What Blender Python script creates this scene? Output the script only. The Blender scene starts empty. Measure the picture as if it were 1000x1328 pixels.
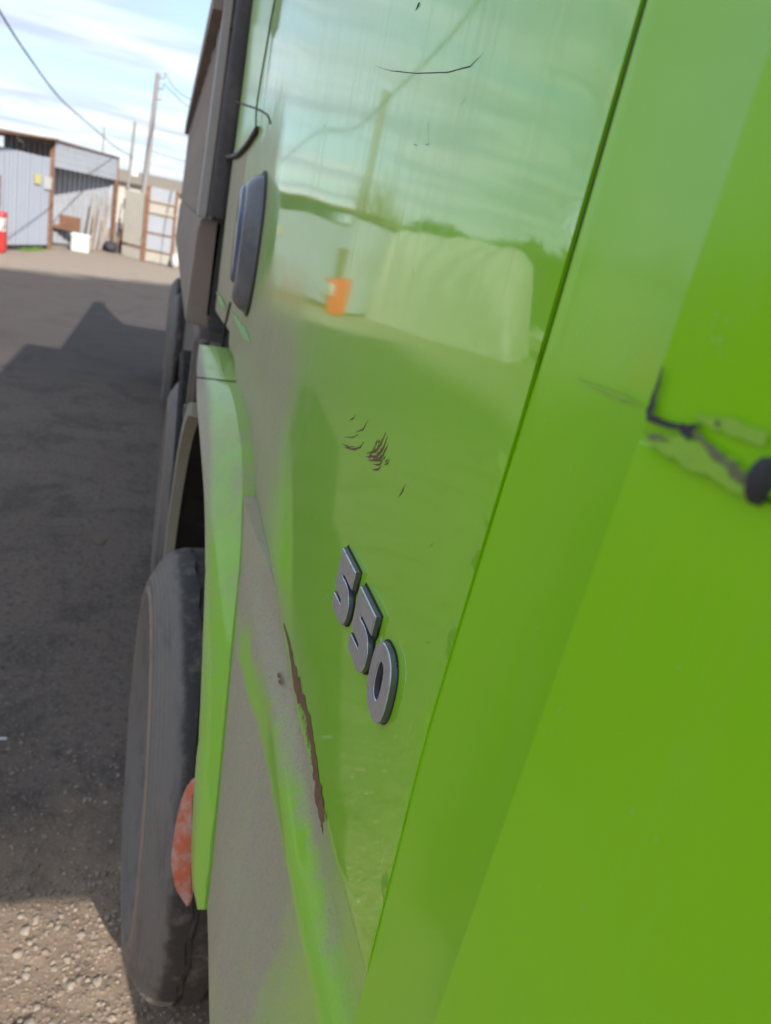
import bpy, bmesh, math, random
from mathutils import Vector, noise, Matrix
random.seed(7)
PI = math.pi
S = bpy.context.scene
COL = S.collection

# ------------------------------------------------------------------ camera
FPX = 960.0; ROLL = math.radians(12.2); PITCH = math.radians(19.8); YAW = math.radians(19.39)
cam_d = bpy.data.cameras.new('camera'); cam = bpy.data.objects.new('camera', cam_d); COL.objects.link(cam)
S.camera = cam
cam_d.sensor_fit = 'VERTICAL'; cam_d.sensor_height = 36.0; cam_d.sensor_width = 36.0*1000/1328
cam_d.lens = 36.0*FPX/1328
cam_d.clip_start = 0.02; cam_d.clip_end = 3000
F = Vector((math.sin(YAW)*math.cos(PITCH), math.cos(YAW)*math.cos(PITCH), -math.sin(PITCH)))
R0 = Vector((math.cos(YAW), -math.sin(YAW), 0)); U0 = R0.cross(F)
UP = U0*math.cos(ROLL) - R0*math.sin(ROLL)
RT = R0*math.cos(ROLL) + U0*math.sin(ROLL)
cam.matrix_world = Matrix(((RT.x, UP.x, -F.x, 0), (RT.y, UP.y, -F.y, 0), (RT.z, UP.z, -F.z, 1.80), (0, 0, 0, 1)))
cam_d.dof.use_dof = True
cam_d.dof.focus_distance = 0.60
cam_d.dof.aperture_fstop = 8.0

# ------------------------------------------------------------------ world + sun
SUN_EL = 29.0
sd = Vector((0.24, -0.97, math.tan(math.radians(SUN_EL)))).normalized()     # towards the sun
W = bpy.data.worlds.new('World'); S.world = W; W.use_nodes = True
nt = W.node_tree; nt.nodes.clear()
def N(tree, t, **kw):
    n = tree.nodes.new(t)
    for k, v in kw.items():
        if k.startswith('i_'):
            k = k[2:]; k = int(k) if k.isdigit() else k.replace('_', ' ')
            n.inputs[k].default_value = v
        else: setattr(n, k, v)
    return n
sky = N(nt, 'ShaderNodeTexSky', sky_type='NISHITA', sun_disc=False)
sky.sun_elevation = math.radians(SUN_EL); sky.sun_rotation = math.atan2(0.24, -0.97)
sky.air_density = 1.0; sky.dust_density = 0.5; sky.ozone_density = 1.2
tc = N(nt, 'ShaderNodeTexCoord')
sep = N(nt, 'ShaderNodeSeparateXYZ'); nt.links.new(tc.outputs['Generated'], sep.inputs[0])
den = N(nt, 'ShaderNodeMath', operation='MAXIMUM', i_1=0.0); nt.links.new(sep.outputs['Z'], den.inputs[0])
den2 = N(nt, 'ShaderNodeMath', operation='ADD', i_1=0.16); nt.links.new(den.outputs[0], den2.inputs[0])
dx = N(nt, 'ShaderNodeMath', operation='DIVIDE'); nt.links.new(sep.outputs['X'], dx.inputs[0]); nt.links.new(den2.outputs[0], dx.inputs[1])
dy = N(nt, 'ShaderNodeMath', operation='DIVIDE'); nt.links.new(sep.outputs['Y'], dy.inputs[0]); nt.links.new(den2.outputs[0], dy.inputs[1])
cmb = N(nt, 'ShaderNodeCombineXYZ'); nt.links.new(dx.outputs[0], cmb.inputs[0]); nt.links.new(dy.outputs[0], cmb.inputs[1])
mp = N(nt, 'ShaderNodeMapping'); mp.inputs['Rotation'].default_value = (0, 0, math.radians(25)); mp.inputs['Scale'].default_value = (0.45, 1.25, 1); mp.inputs['Location'].default_value = (1.3, 0.4, 0)
nt.links.new(cmb.outputs[0], mp.inputs[0])
cn = N(nt, 'ShaderNodeTexNoise', i_Scale=1.5, i_Detail=7.0, i_Roughness=0.56, i_Distortion=0.5); nt.links.new(mp.outputs[0], cn.inputs[0])
cr = N(nt, 'ShaderNodeValToRGB'); cr.color_ramp.elements[0].position = 0.36; cr.color_ramp.elements[1].position = 0.64
nt.links.new(cn.outputs[0], cr.inputs[0])
cfac = N(nt, 'ShaderNodeMath', operation='MULTIPLY', i_1=0.85); nt.links.new(cr.outputs[0], cfac.inputs[0])
mixc = N(nt, 'ShaderNodeMix', data_type='RGBA'); mixc.inputs[7].default_value = (4.5, 4.8, 5.6, 1)
haze_ = N(nt, 'ShaderNodeMix', data_type='RGBA'); haze_.inputs[0].default_value = 0.72; haze_.inputs[7].default_value = (2.75, 3.75, 4.75, 1)
nt.links.new(sky.outputs[0], haze_.inputs[6])
# cloud brightness itself varies from lavender grey undersides to white
cn2 = N(nt, 'ShaderNodeTexNoise', i_Scale=3.2, i_Detail=5.0, i_Roughness=0.5, i_Distortion=0.3); nt.links.new(mp.outputs[0], cn2.inputs[0])
cr2 = N(nt, 'ShaderNodeValToRGB'); cr2.color_ramp.elements[0].position = 0.40; cr2.color_ramp.elements[1].position = 0.58
nt.links.new(cn2.outputs[0], cr2.inputs[0])
ccol = N(nt, 'ShaderNodeMix', data_type='RGBA'); ccol.inputs[6].default_value = (3.05, 3.2, 4.15, 1); ccol.inputs[7].default_value = (5.2, 5.25, 5.6, 1)
nt.links.new(cr2.outputs[0], ccol.inputs[0]); nt.links.new(ccol.outputs[2], mixc.inputs[7])
nt.links.new(cfac.outputs[0], mixc.inputs[0]); nt.links.new(haze_.outputs[2], mixc.inputs[6])
bg = N(nt, 'ShaderNodeBackground', i_Strength=0.11); nt.links.new(mixc.outputs[2], bg.inputs[0])
wo = N(nt, 'ShaderNodeOutputWorld'); nt.links.new(bg.outputs[0], wo.inputs[0])

sun_d = bpy.data.lights.new('sun', 'SUN'); sun = bpy.data.objects.new('sun', sun_d); COL.objects.link(sun)
sun_d.energy = 3.2; sun_d.angle = math.radians(0.5); sun_d.color = (1.0, 0.94, 0.86)
sun.rotation_euler = sd.to_track_quat('Z', 'Y').to_euler()
sun.location = (4, -6, 12)
S.view_settings.view_transform = 'Standard'; S.view_settings.look = 'None'
S.view_settings.exposure = 1.04; S.view_settings.gamma = 1.0
S.view_settings.use_curve_mapping = False
S.cycles.max_bounces = 8

# ------------------------------------------------------------------ material helpers
def newmat(name):
    m = bpy.data.materials.new(name); m.use_nodes = True
    t = m.node_tree; b = t.nodes['Principled BSDF']
    return m, t, b
def L(t, a, b): t.links.new(a, b)
def coords(t, scale=(1, 1, 1), rot=(0, 0, 0)):
    c = N(t, 'ShaderNodeTexCoord'); m = N(t, 'ShaderNodeMapping'); m.inputs['Scale'].default_value = scale; m.inputs['Rotation'].default_value = rot
    L(t, c.outputs['Object'], m.inputs[0]); return m.outputs[0]
def noise_tex(t, vec, scale, detail=5, rough=0.6, dist=0.0):
    n = N(t, 'ShaderNodeTexNoise', i_Scale=scale, i_Detail=detail, i_Roughness=rough, i_Distortion=dist); L(t, vec, n.inputs[0]); return n.outputs[0]
def ramp(t, v, a, b, ca=(0, 0, 0, 1), cb=(1, 1, 1, 1)):
    r = N(t, 'ShaderNodeValToRGB'); e = r.color_ramp.elements
    e[0].position = a; e[1].position = b; e[0].color = ca; e[1].color = cb
    L(t, v, r.inputs[0]); return r.outputs[0]
def mth(t, op, a, b=None, clamp=False):
    n = N(t, 'ShaderNodeMath', operation=op, use_clamp=clamp)
    for i, v in enumerate((a, b)):
        if v is None: continue
        if isinstance(v, (int, float)): n.inputs[i].default_value = v
        else: L(t, v, n.inputs[i])
    return n.outputs[0]
def mixcol(t, f, a, b):
    n = N(t, 'ShaderNodeMix', data_type='RGBA')
    if isinstance(f, (int, float)): n.inputs[0].default_value = f
    else: L(t, f, n.inputs[0])
    for i, v in ((6, a), (7, b)):
        if isinstance(v, tuple): n.inputs[i].default_value = v if len(v) == 4 else (*v, 1)
        else: L(t, v, n.inputs[i])
    return n.outputs[2]
def bump(t, b, h, strength=0.3, dist=0.01):
    n = N(t, 'ShaderNodeBump', i_Strength=strength, i_Distance=dist); L(t, h, n.inputs['Height']); L(t, n.outputs[0], b.inputs['Normal']); return n
def simple(name, col, rough=0.6, metal=0.0, var=0.25, scale=8, bmp=0.15, bdist=0.004, spec=0.5, dirt=None, dscale=5, dpos=(0.5, 0.7)):
    m, t, b = newmat(name)
    v = coords(t)
    n = noise_tex(t, v, scale, 6, 0.65)
    c = mixcol(t, n, tuple(x*(1-var) for x in col), tuple(min(1, x*(1+var)) for x in col))
    if dirt:
        d = noise_tex(t, v, dscale, 8, 0.7, 0.4)
        c = mixcol(t, ramp(t, d, *dpos), c, dirt)
    L(t, c, b.inputs['Base Color'])
    b.inputs['Roughness'].default_value = rough; b.inputs['Metallic'].default_value = metal
    b.inputs['Specular IOR Level'].default_value = spec
    n2 = noise_tex(t, v, scale*6, 4, 0.6)
    bump(t, b, n2, bmp, bdist)
    return m

GREEN = (0.245, 0.60, 0.002)
DUST = (0.40, 0.34, 0.275)
def smooth(t, v, a, b):
    n = N(t, 'ShaderNodeMapRange', interpolation_type='SMOOTHSTEP'); n.inputs['From Min'].default_value = a; n.inputs['From Max'].default_value = b
    L(t, v, n.inputs['Value']); return n.outputs['Result']
def paint(name, kind):
    """lime lorry paint, clear coated, with road dust; kind chooses where the dust lies"""
    m, t, b = newmat(name)
    tcn = N(t, 'ShaderNodeTexCoord'); sp = N(t, 'ShaderNodeSeparateXYZ'); L(t, tcn.outputs['Object'], sp.inputs[0])
    X, Y, Z = sp.outputs
    vec = tcn.outputs['Object']
    big = noise_tex(t, vec, 3.0, 5, 0.6)
    streak = noise_tex(t, coords(t, (60, 60, 3.5)), 1.0, 5, 0.7)
    fine = noise_tex(t, vec, 220, 3, 0.6)
    blot = noise_tex(t, coords(t, (14, 14, 8)), 1.0, 7, 0.72, 0.6)
    j = mth(t, 'MULTIPLY', mth(t, 'SUBTRACT', blot, 0.5), 0.35)
    if kind == 'door':
        yy = mth(t, 'ADD', Y, j)
        lowz = smooth(t, mth(t, 'ADD', Z, mth(t, 'MULTIPLY', j, 0.6)), 2.08, 1.93)
        low1 = smooth(t, mth(t, 'ADD', Z, mth(t, 'MULTIPLY', j, 0.4)), 1.78, 1.60)
        d1 = mth(t, 'MULTIPLY', mth(t, 'MULTIPLY', smooth(t, yy, 0.86, 1.16), low1), 0.84)
        d1 = mth(t, 'MAXIMUM', d1, mth(t, 'MULTIPLY', mth(t, 'MULTIPLY', smooth(t, yy, 1.45, 1.62), lowz), 0.7))
        film = mth(t, 'MULTIPLY', smooth(t, yy, 0.25, 1.3), 0.05)
        # splash line low along the rear half of the sill
        zl = mth(t, 'ADD', Z, mth(t, 'MULTIPLY', j, 0.35))
        d2 = mth(t, 'MULTIPLY', smooth(t, zl, 1.40, 1.30), smooth(t, yy, 0.45, 1.0))
        d2 = mth(t, 'MULTIPLY', d2, 0.8)
        stk = mth(t, 'MULTIPLY', smooth(t, streak, 0.46, 0.72), smooth(t, Z, 1.60, 1.95))
        film = mth(t, 'ADD', film, mth(t, 'MULTIPLY', stk, 0.13))
        dirt = mth(t, 'MAXIMUM', mth(t, 'MAXIMUM', d1, film), d2)
    elif kind == 'skirt':
        edge = mth(t, 'ADD', Z, mth(t, 'MULTIPLY', j, 0.10)); edge2 = mth(t, 'ADD', Z, mth(t, 'MULTIPLY', j, 0.32))
        clean = mth(t, 'MULTIPLY', smooth(t, edge, 1.160, 1.178), smooth(t, edge2, 1.236, 1.192))
        clean = mth(t, 'MULTIPLY', clean, smooth(t, mth(t, 'ADD', Y, j), 1.08, 0.92))
        clean = mth(t, 'MULTIPLY', clean, 0.74)
        front = mth(t, 'MULTIPLY', smooth(t, mth(t, 'ADD', Y, j), 0.60, 0.36), 0.6)
        clean = mth(t, 'MAXIMUM', clean, front)
        wash = mth(t, 'MULTIPLY', smooth(t, big, 0.5, 0.75), 0.22)
        dirt = mth(t, 'SUBTRACT', mth(t, 'SUBTRACT', 0.93, clean), wash, True)
    elif kind == 'fender':
        e = smooth(t, mth(t, 'ADD', X, mth(t, 'MULTIPLY', j, 0.06)), 0.128, 0.108)
        top = smooth(t, Z, 1.22, 1.36)
        dirt = mth(t, 'ADD', mth(t, 'ADD', mth(t, 'MULTIPLY', e, 0.5), 0.22), mth(t, 'MULTIPLY', top, 0.22))
        dirt = mth(t, 'ADD', dirt, mth(t, 'MULTIPLY', smooth(t, blot, 0.45, 0.75), 0.35), True)
    elif kind == 'rear':
        lowz = smooth(t, mth(t, 'ADD', Z, mth(t, 'MULTIPLY', j, 0.3)), 2.02, 1.90)
        dirt = mth(t, 'ADD', mth(t, 'MULTIPLY', lowz, 0.62), 0.3)
    else:
        dirt = mth(t, 'ADD', mth(t, 'MULTIPLY', smooth(t, blot, 0.50, 0.85), 0.09), mth(t, 'MULTIPLY', smooth(t, streak, 0.5, 0.8), 0.04))
    dirt = mth(t, 'MULTIPLY', dirt, mth(t, 'ADD', 0.80, mth(t, 'MULTIPLY', streak, 0.40)), True)
    # hairline scratches running mostly downwards
    scr = ramp(t, noise_tex(t, coords(t, (420, 420, 18), (0.06, 0.0, 0.0)), 1.0, 2, 0.5), 0.700, 0.735)
    gate = ramp(t, noise_tex(t, vec, 9, 3, 0.6), 0.52, 0.62)
    scr = mth(t, 'MULTIPLY', mth(t, 'MULTIPLY', scr, gate), 0.50)
    dcol = mixcol(t, big, tuple(c*0.85 for c in DUST), tuple(c*1.12 for c in DUST))
    dcol = mixcol(t, ramp(t, noise_tex(t, vec, 320, 3, 0.7), 0.52, 0.66), dcol, tuple(c*0.72 for c in DUST))
    base = mixcol(t, mth(t, 'MULTIPLY', mth(t, 'SUBTRACT', big, 0.35), 0.35, True), GREEN, (0.265, 0.615, 0.003))
    c = mixcol(t, dirt, base, dcol)
    c = mixcol(t, scr, c, (0.50, 0.62, 0.36))
    L(t, c, b.inputs['Base Color'])
    b.inputs['Roughness'].default_value = 0.5
    r = mth(t, 'ADD', 0.42, mth(t, 'MULTIPLY', dirt, 0.4)); L(t, r, b.inputs['Roughness'])
    b.inputs['Specular IOR Level'].default_value = 0.12
    cw = mth(t, 'SUBTRACT', 1.0, mth(t, 'MULTIPLY', dirt, 0.95), True); L(t, cw, b.inputs['Coat Weight'])
    cr_ = mth(t, 'ADD', 0.032, mth(t, 'MULTIPLY', smooth(t, streak, 0.5, 0.8), 0.05))
    cr_ = mth(t, 'ADD', cr_, mth(t, 'MULTIPLY', dirt, 0.25))
    if kind == 'panel': cr_ = mth(t, 'ADD', cr_, 0.16); cw = mth(t, 'MULTIPLY', cw, 0.45); L(t, cw, b.inputs['Coat Weight'])
    if kind == 'clean': cr_ = mth(t, 'ADD', cr_, 0.10); cw = mth(t, 'MULTIPLY', cw, 0.42); L(t, cw, b.inputs['Coat Weight'])
    L(t, cr_, b.inputs['Coat Roughness'])
    b.inputs['Coat IOR'].default_value = 1.8 if kind in ('door', 'rear') else 1.6
    h = mth(t, 'ADD', mth(t, 'MULTIPLY', blot, 0.4), mth(t, 'MULTIPLY', fine, 0.15))
    h = mth(t, 'MULTIPLY', h, dirt)
    h = mth(t, 'ADD', h, mth(t, 'MULTIPLY', noise_tex(t, vec, 55, 2, 0.5), 0.022))
    bump(t, b, h, 0.25, 0.002)
    return m
M = {}
M['door'] = paint('lime_paint_door', 'door')
M['skirt'] = paint('lime_paint_skirt', 'skirt')
M['fender'] = paint('lime_paint_fender', 'fender')
M['rear'] = paint('lime_paint_rear', 'rear')
M['clean'] = paint('lime_paint_clean', 'clean')
M['panel'] = paint('lime_plastic_panel', 'panel')
M['black'] = simple('black_plastic', (0.02, 0.02, 0.022), 0.55)
M['dark'] = simple('dark_underbody', (0.022, 0.02, 0.018), 0.9, dirt=(0.06, 0.052, 0.045, 1))
M['badge'] = simple('worn_grey_metal', (0.68, 0.70, 0.76), 0.28, 0.8, var=0.35, scale=60, bmp=0.25, bdist=0.0006, dirt=(0.16, 0.16, 0.19, 1), dscale=60, dpos=(0.56, 0.80))
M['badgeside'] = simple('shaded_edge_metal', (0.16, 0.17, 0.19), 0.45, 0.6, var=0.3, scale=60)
M['rust'] = simple('bare_rusty_scratch', (0.17, 0.088, 0.052), 0.85, var=0.6, scale=120, bmp=0.5, bdist=0.0006)
M['scuff'] = simple('black_scuff', (0.035, 0.035, 0.045), 0.75, var=0.5, scale=90)
M['scuff2'] = simple('grey_brown_scuff', (0.16, 0.20, 0.09), 0.7, var=0.35, scale=60, dirt=(0.10, 0.085, 0.06, 1), dscale=30)
M['palescuff'] = simple('pale_scuff', (0.27, 0.52, 0.04), 0.5, var=0.22, scale=90)
M['handle'] = simple('grey_handle_plastic', (0.12, 0.125, 0.145), 0.24, var=0.3, scale=30, dirt=(0.20, 0.18, 0.16, 1), dscale=8)
M['paddle'] = simple('sky_tint_handle_gloss', (0.09, 0.12, 0.20), 0.12, var=0.3, scale=30)  # bluish base colour stands in for sky highlights on the paddle
M['bodypaint'] = simple('dusty_brown_body', (0.27, 0.215, 0.175), 0.8, var=0.25, scale=5, dirt=(0.32, 0.265, 0.22, 1), dscale=3)
M['bodydark'] = simple('dark_brown_post', (0.045, 0.038, 0.036), 0.55, var=0.3, scale=10, dirt=(0.10, 0.085, 0.075, 1), dscale=6)
M['orange'] = simple('orange_reflector', (0.60, 0.13, 0.055), 0.3, var=0.25, scale=25, dirt=(0.56, 0.36, 0.32, 1), dscale=26, dpos=(0.45, 0.65))
M['steel'] = simple('dusty_steel', (0.16, 0.14, 0.125), 0.7, 0.3, dirt=(0.22, 0.18, 0.15, 1))
M['glass'] = simple('window_glass', (0.02, 0.03, 0.03), 0.04, bmp=0.0)

def tyre_mat():
    m, t, b = newmat('tyre_rubber')
    tcn = N(t, 'ShaderNodeTexCoord'); sp = N(t, 'ShaderNodeSeparateXYZ'); L(t, tcn.outputs['Object'], sp.inputs[0])
    X, Y, Z = sp.outputs
    rad = mth(t, 'SQRT', mth(t, 'ADD', mth(t, 'MULTIPLY', Y, Y), mth(t, 'MULTIPLY', Z, Z)))
    n = noise_tex(t, tcn.outputs['Object'], 14, 7, 0.7)
    n2 = noise_tex(t, tcn.outputs['Object'], 60, 4, 0.6)
    # dusty brown ring on the sidewall, grey-blue shoulder, darker tread
    rr = mth(t, 'ADD', rad, mth(t, 'MULTIPLY', mth(t, 'SUBTRACT', n, 0.5), 0.03))
    side = smooth(t, rr, 0.512, 0.500)
    ring = mth(t, 'MULTIPLY', smooth(t, rr, 0.392, 0.412), smooth(t, rr, 0.440, 0.416))
    c = mixcol(t, side, (0.036, 0.031, 0.027), (0.172, 0.155, 0.142))
    c = mixcol(t, mth(t, 'MULTIPLY', ring, 0.75), c, (0.29, 0.215, 0.165))
    c = mixcol(t, mth(t, 'MULTIPLY', smooth(t, n, 0.5, 0.72), 0.7), c, (0.20, 0.165, 0.135))
    c = mixcol(t, mth(t, 'MULTIPLY', ramp(t, noise_tex(t, coords(t, (40, 9, 9)), 1.0, 6, 0.7), 0.5, 0.7), 0.5), c, (0.05, 0.047, 0.045))
    L(t, c, b.inputs['Base Color']); b.inputs['Roughness'].default_value = 0.75
    rings = mth(t, 'MULTIPLY', mth(t, 'SINE', mth(t, 'MULTIPLY', rad, 520.0)), mth(t, 'MULTIPLY', side, 0.35))
    bump(t, b, mth(t, 'ADD', mth(t, 'ADD', n2, rings), n), 0.55, 0.004)
    return m
M['tyre'] = tyre_mat()

# ------------------------------------------------------------------ object helpers
def tag(o, label=None, cat=None, group=None, kind=None):
    if label: o['label'] = label
    if cat: o['category'] = cat
    if group: o['group'] = group
    if kind: o['kind'] = kind
    return o
def empty(name, loc, label, cat, group=None):
    o = bpy.data.objects.new(name, None); o.location = loc; o.empty_display_size = 0.2; COL.objects.link(o)
    return tag(o, label, cat, group)
def setparent(o, p):
    o.parent = p
    wm = Matrix.Translation(p.location) if p.parent is None and p.type == 'EMPTY' else Matrix.Identity(4)
    if p.type == 'EMPTY': o.matrix_parent_inverse = Matrix.Translation(-Vector(p.location))
def obj(name, bm, mat, parent=None, smooth_=False, label=None, angle=None, loc=None):
    me = bpy.data.meshes.new(name)
    if isinstance(bm, bmesh.types.BMesh):
        bm.normal_update()
        bm.to_mesh(me); bm.free()
    else:
        me.from_pydata(bm[0], [], bm[1]); me.validate()
    if smooth_:
        for p in me.polygons: p.use_smooth = True
        if angle is not None: me.set_sharp_from_angle(angle=math.radians(angle))
    for mm in (mat if isinstance(mat, (list, tuple)) else [mat]): me.materials.append(mm)
    o = bpy.data.objects.new(name, me); COL.objects.link(o)
    if loc is not None: o.location = loc
    if parent is not None: setparent(o, parent)
    if label: o['label'] = label
    return o
def box(bm, x0, x1, y0, y1, z0, z1, bev=0.0):
    vs = [bm.verts.new((x, y, z)) for z in (z0, z1) for y in (y0, y1) for x in (x0, x1)]
    fs = [(0, 2, 3, 1), (4, 5, 7, 6), (0, 1, 5, 4), (2, 6, 7, 3), (0, 4, 6, 2), (1, 3, 7, 5)]
    nf = [bm.faces.new([vs[i] for i in f]) for f in fs]
    if bev > 0:
        es = list({e for f in nf for e in f.edges})
        bmesh.ops.bevel(bm, geom=es, offset=bev, segments=2, affect='EDGES', profile=0.6)
    return bm
def obox(bm, a, b, width, z0, z1, side=1):
    """upright slab from a to b (xy), thickness width to one side"""
    d = Vector((b[0]-a[0], b[1]-a[1])); n = Vector((-d.y, d.x)).normalized()*width*side
    pts = [(a[0], a[1]), (b[0], b[1]), (b[0]+n.x, b[1]+n.y), (a[0]+n.x, a[1]+n.y)]
    z0s = z0 if isinstance(z0, (list, tuple)) else (z0, z0); z1s = z1 if isinstance(z1, (list, tuple)) else (z1, z1)
    zz0 = (z0s[0], z0s[1], z0s[1], z0s[0]); zz1 = (z1s[0], z1s[1], z1s[1], z1s[0])
    lo = [bm.verts.new((p[0], p[1], z)) for p, z in zip(pts, zz0)]
    hi = [bm.verts.new((p[0], p[1], z)) for p, z in zip(pts, zz1)]
    bm.faces.new(lo[::-1]); bm.faces.new(hi)
    for i in range(4): bm.faces.new((lo[i], lo[(i+1) % 4], hi[(i+1) % 4], hi[i]))
    bmesh.ops.recalc_face_normals(bm, faces=bm.faces)
    return bm
def tube(bm, pts, r, n=8, r1=None, cap=True):
    pts = [Vector(p) for p in pts]; rings = []
    ref = Vector((0.31, 0.22, 0.92)).normalized()
    for i, p in enumerate(pts):
        d = (pts[min(i+1, len(pts)-1)] - pts[max(i-1, 0)]).normalized()
        a = d.cross(ref)
        if a.length < 1e-3: a = d.cross(Vector((1, 0, 0)))
        a.normalize(); b_ = d.cross(a)
        rr = r if r1 is None else r + (r1-r)*i/(len(pts)-1)
        rings.append([bm.verts.new(p + (a*math.cos(2*PI*k/n) + b_*math.sin(2*PI*k/n))*rr) for k in range(n)])
    for i in range(len(rings)-1):
        for k in range(n): bm.faces.new((rings[i][k], rings[i][(k+1) % n], rings[i+1][(k+1) % n], rings[i+1][k]))
    if cap: bm.faces.new(rings[0][::-1]); bm.faces.new(rings[-1])
    return bm
def grid_panel(fn, nu, nv, ret=0.02, rdir=(1, 0, 0), bev=0.0018):
    """curved sheet fn(u,v) with folded edges going back into the body"""
    bm = bmesh.new()
    g = [[bm.verts.new(fn(u/nu, v/nv)) for u in range(nu+1)] for v in range(nv+1)]
    for v in range(nv):
        for u in range(nu): bm.faces.new((g[v][u], g[v][u+1], g[v+1][u+1], g[v+1][u]))
    loop = [g[0][u] for u in range(nu+1)] + [g[v][nu] for v in range(1, nv+1)] + [g[nv][u] for u in range(nu-1, -1, -1)] + [g[v][0] for v in range(nv-1, 0, -1)]
    if ret:
        r = Vector(rdir)*ret
        back = [bm.verts.new(v.co + r) for v in loop]; n = len(loop)
        for i in range(n): bm.faces.new((loop[i], back[i], back[(i+1) % n], loop[(i+1) % n]))
        be = [e for i in range(n) for e in loop[i].link_edges if e.other_vert(loop[i]) is loop[(i+1) % n]]
        bmesh.ops.bevel(bm, geom=be, offset=bev, segments=3, affect='EDGES', profile=0.5)
    bmesh.ops.recalc_face_normals(bm, faces=bm.faces)
    return bm
def interp(x, tab):
    if x <= tab[0][0]: return tab[0][1]
    for (a, b), (c, d) in zip(tab, tab[1:]):
        if x <= c: return b + (d-b)*(x-a)/(c-a)
    return tab[-1][1]
def sstep(x, a, b):
    k = max(0, min(1, (x-a)/(b-a))); return k*k*(3-2*k)

# ------------------------------------------------------------------ ground
def gz(x, y):
    near = max(0.0, 1 - max(0, y-3)/5) if y > 0 else 1
    h = noise.fractal(Vector((x*0.5, y*0.5, 3.1)), 0.8, 2.0, 3)*0.012
    if abs(x) < 3 and y < 6:
        h += noise.fractal(Vector((x*9, y*9, 1.7)), 0.7, 2.0, 4)*0.008*near*(1.0 if y < 2.2 else 0.5)
    return h - 0.004
def spaced(lo, hi, dense_lo, dense_hi, step, growth=1.25):
    v = []; a = dense_lo
    while a <= dense_hi + 1e-6: v.append(a); a += step
    s = step; b = v[-1]
    while b < hi: s *= growth; b += s; v.append(min(b, hi))
    s = step; b = v[0]; pre = []
    while b > lo: s *= growth; b -= s; pre.append(max(b, lo))
    return pre[::-1] + v
gx = spaced(-1500, 1500, -0.9, 0.7, 0.012); gy = spaced(-1500, 1500, 0.9, 2.6, 0.012)
vs = []
for y in gy:
    for x in gx:
        far = abs(x) > 40 or abs(y) > 60
        vs.append((x, y, -0.004 if far else gz(x, y)))
nx = len(gx)
fs = [(j*nx+i, j*nx+i+1, (j+1)*nx+i+1, (j+1)*nx+i) for j in range(len(gy)-1) for i in range(nx-1)]
def ground_mat():
    m, t, b = newmat('yard_ground')
    tcn = N(t, 'ShaderNodeTexCoord'); sp = N(t, 'ShaderNodeSeparateXYZ'); L(t, tcn.outputs['Object'], sp.inputs[0])
    v = tcn.outputs['Object']; X, Y, Z = sp.outputs
    nb = noise_tex(t, v, 0.8, 6, 0.6); nm = noise_tex(t, v, 6, 8, 0.7, 0.3); nf = noise_tex(t, v, 90, 5, 0.7)
    asphalt = mixcol(t, nb, (0.092, 0.071, 0.058), (0.225, 0.178, 0.146))
    asphalt = mixcol(t, ramp(t, nm, 0.46, 0.62), asphalt, (0.155, 0.125, 0.105))
    npz = noise_tex(t, v, 2.2, 7, 0.7, 0.6); asphalt = mixcol(t, mth(t, 'MULTIPLY', ramp(t, npz, 0.50, 0.60), 0.55), asphalt, (0.060, 0.052, 0.050))
    asphalt = mixcol(t, mth(t, 'MULTIPLY', ramp(t, nf, 0.52, 0.64), 0.65), asphalt, (0.26, 0.22, 0.19))
    asphalt = mixcol(t, mth(t, 'MULTIPLY', ramp(t, noise_tex(t, v, 35, 4, 0.6), 0.52, 0.66), 0.5), asphalt, (0.055, 0.045, 0.040))
    asphalt = mixcol(t, mth(t, 'MULTIPLY', smooth(t, mth(t, 'ADD', Y, mth(t, 'MULTIPLY', nb, 3.0)), 7.0, 10.5), 0.75), asphalt, (0.060, 0.052, 0.053))  # far asphalt coloured darker so the peak of the truck shadow shows less
    dirt = mixcol(t, nm, (0.17, 0.115, 0.078), (0.40, 0.30, 0.21))
    dirt = mixcol(t, mth(t, 'MULTIPLY', ramp(t, nf, 0.5, 0.7), 0.6), dirt, (0.36, 0.31, 0.26))
    jy = mth(t, 'MULTIPLY', mth(t, 'SUBTRACT', nm, 0.5), 1.2)
    nearf = smooth(t, mth(t, 'ADD', Y, jy), 2.1, 1.5)
    sand = mixcol(t, nm, (0.26, 0.21, 0.165), (0.40, 0.33, 0.265))
    # edge of the tarmac in front of the shed runs a little slanted
    e = mth(t, 'ADD', mth(t, 'ADD', Y, mth(t, 'MULTIPLY', X, -0.75)), mth(t, 'MULTIPLY', mth(t, 'SUBTRACT', nb, 0.5), 1.6))
    farf = smooth(t, e, 16.4, 17.6)
    leftf = smooth(t, mth(t, 'ADD', X, jy), -3.4, -4.8)
    c = mixcol(t, nearf, asphalt, dirt)
    c = mixcol(t, mth(t, 'MAXIMUM', farf, leftf), c, sand)
    # far beyond the yard: dry grass field
    rr = mth(t, 'MAXIMUM', mth(t, 'ABSOLUTE', X), mth(t, 'ABSOLUTE', Y))
    c = mixcol(t, smooth(t, rr, 38, 50), c, (0.11, 0.12, 0.05))
    L(t, c, b.inputs['Base Color']); b.inputs['Roughness'].default_value = 0.95
    b.inputs['Specular IOR Level'].default_value = 0.25
    h = mth(t, 'ADD', mth(t, 'MULTIPLY', nm, 0.6), mth(t, 'MULTIPLY', nf, 0.5))
    bump(t, b, h, 1.0, 0.016)
    return m
g = obj('ground', (vs, fs), ground_mat(), smooth_=True); tag(g, kind='structure')

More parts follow.
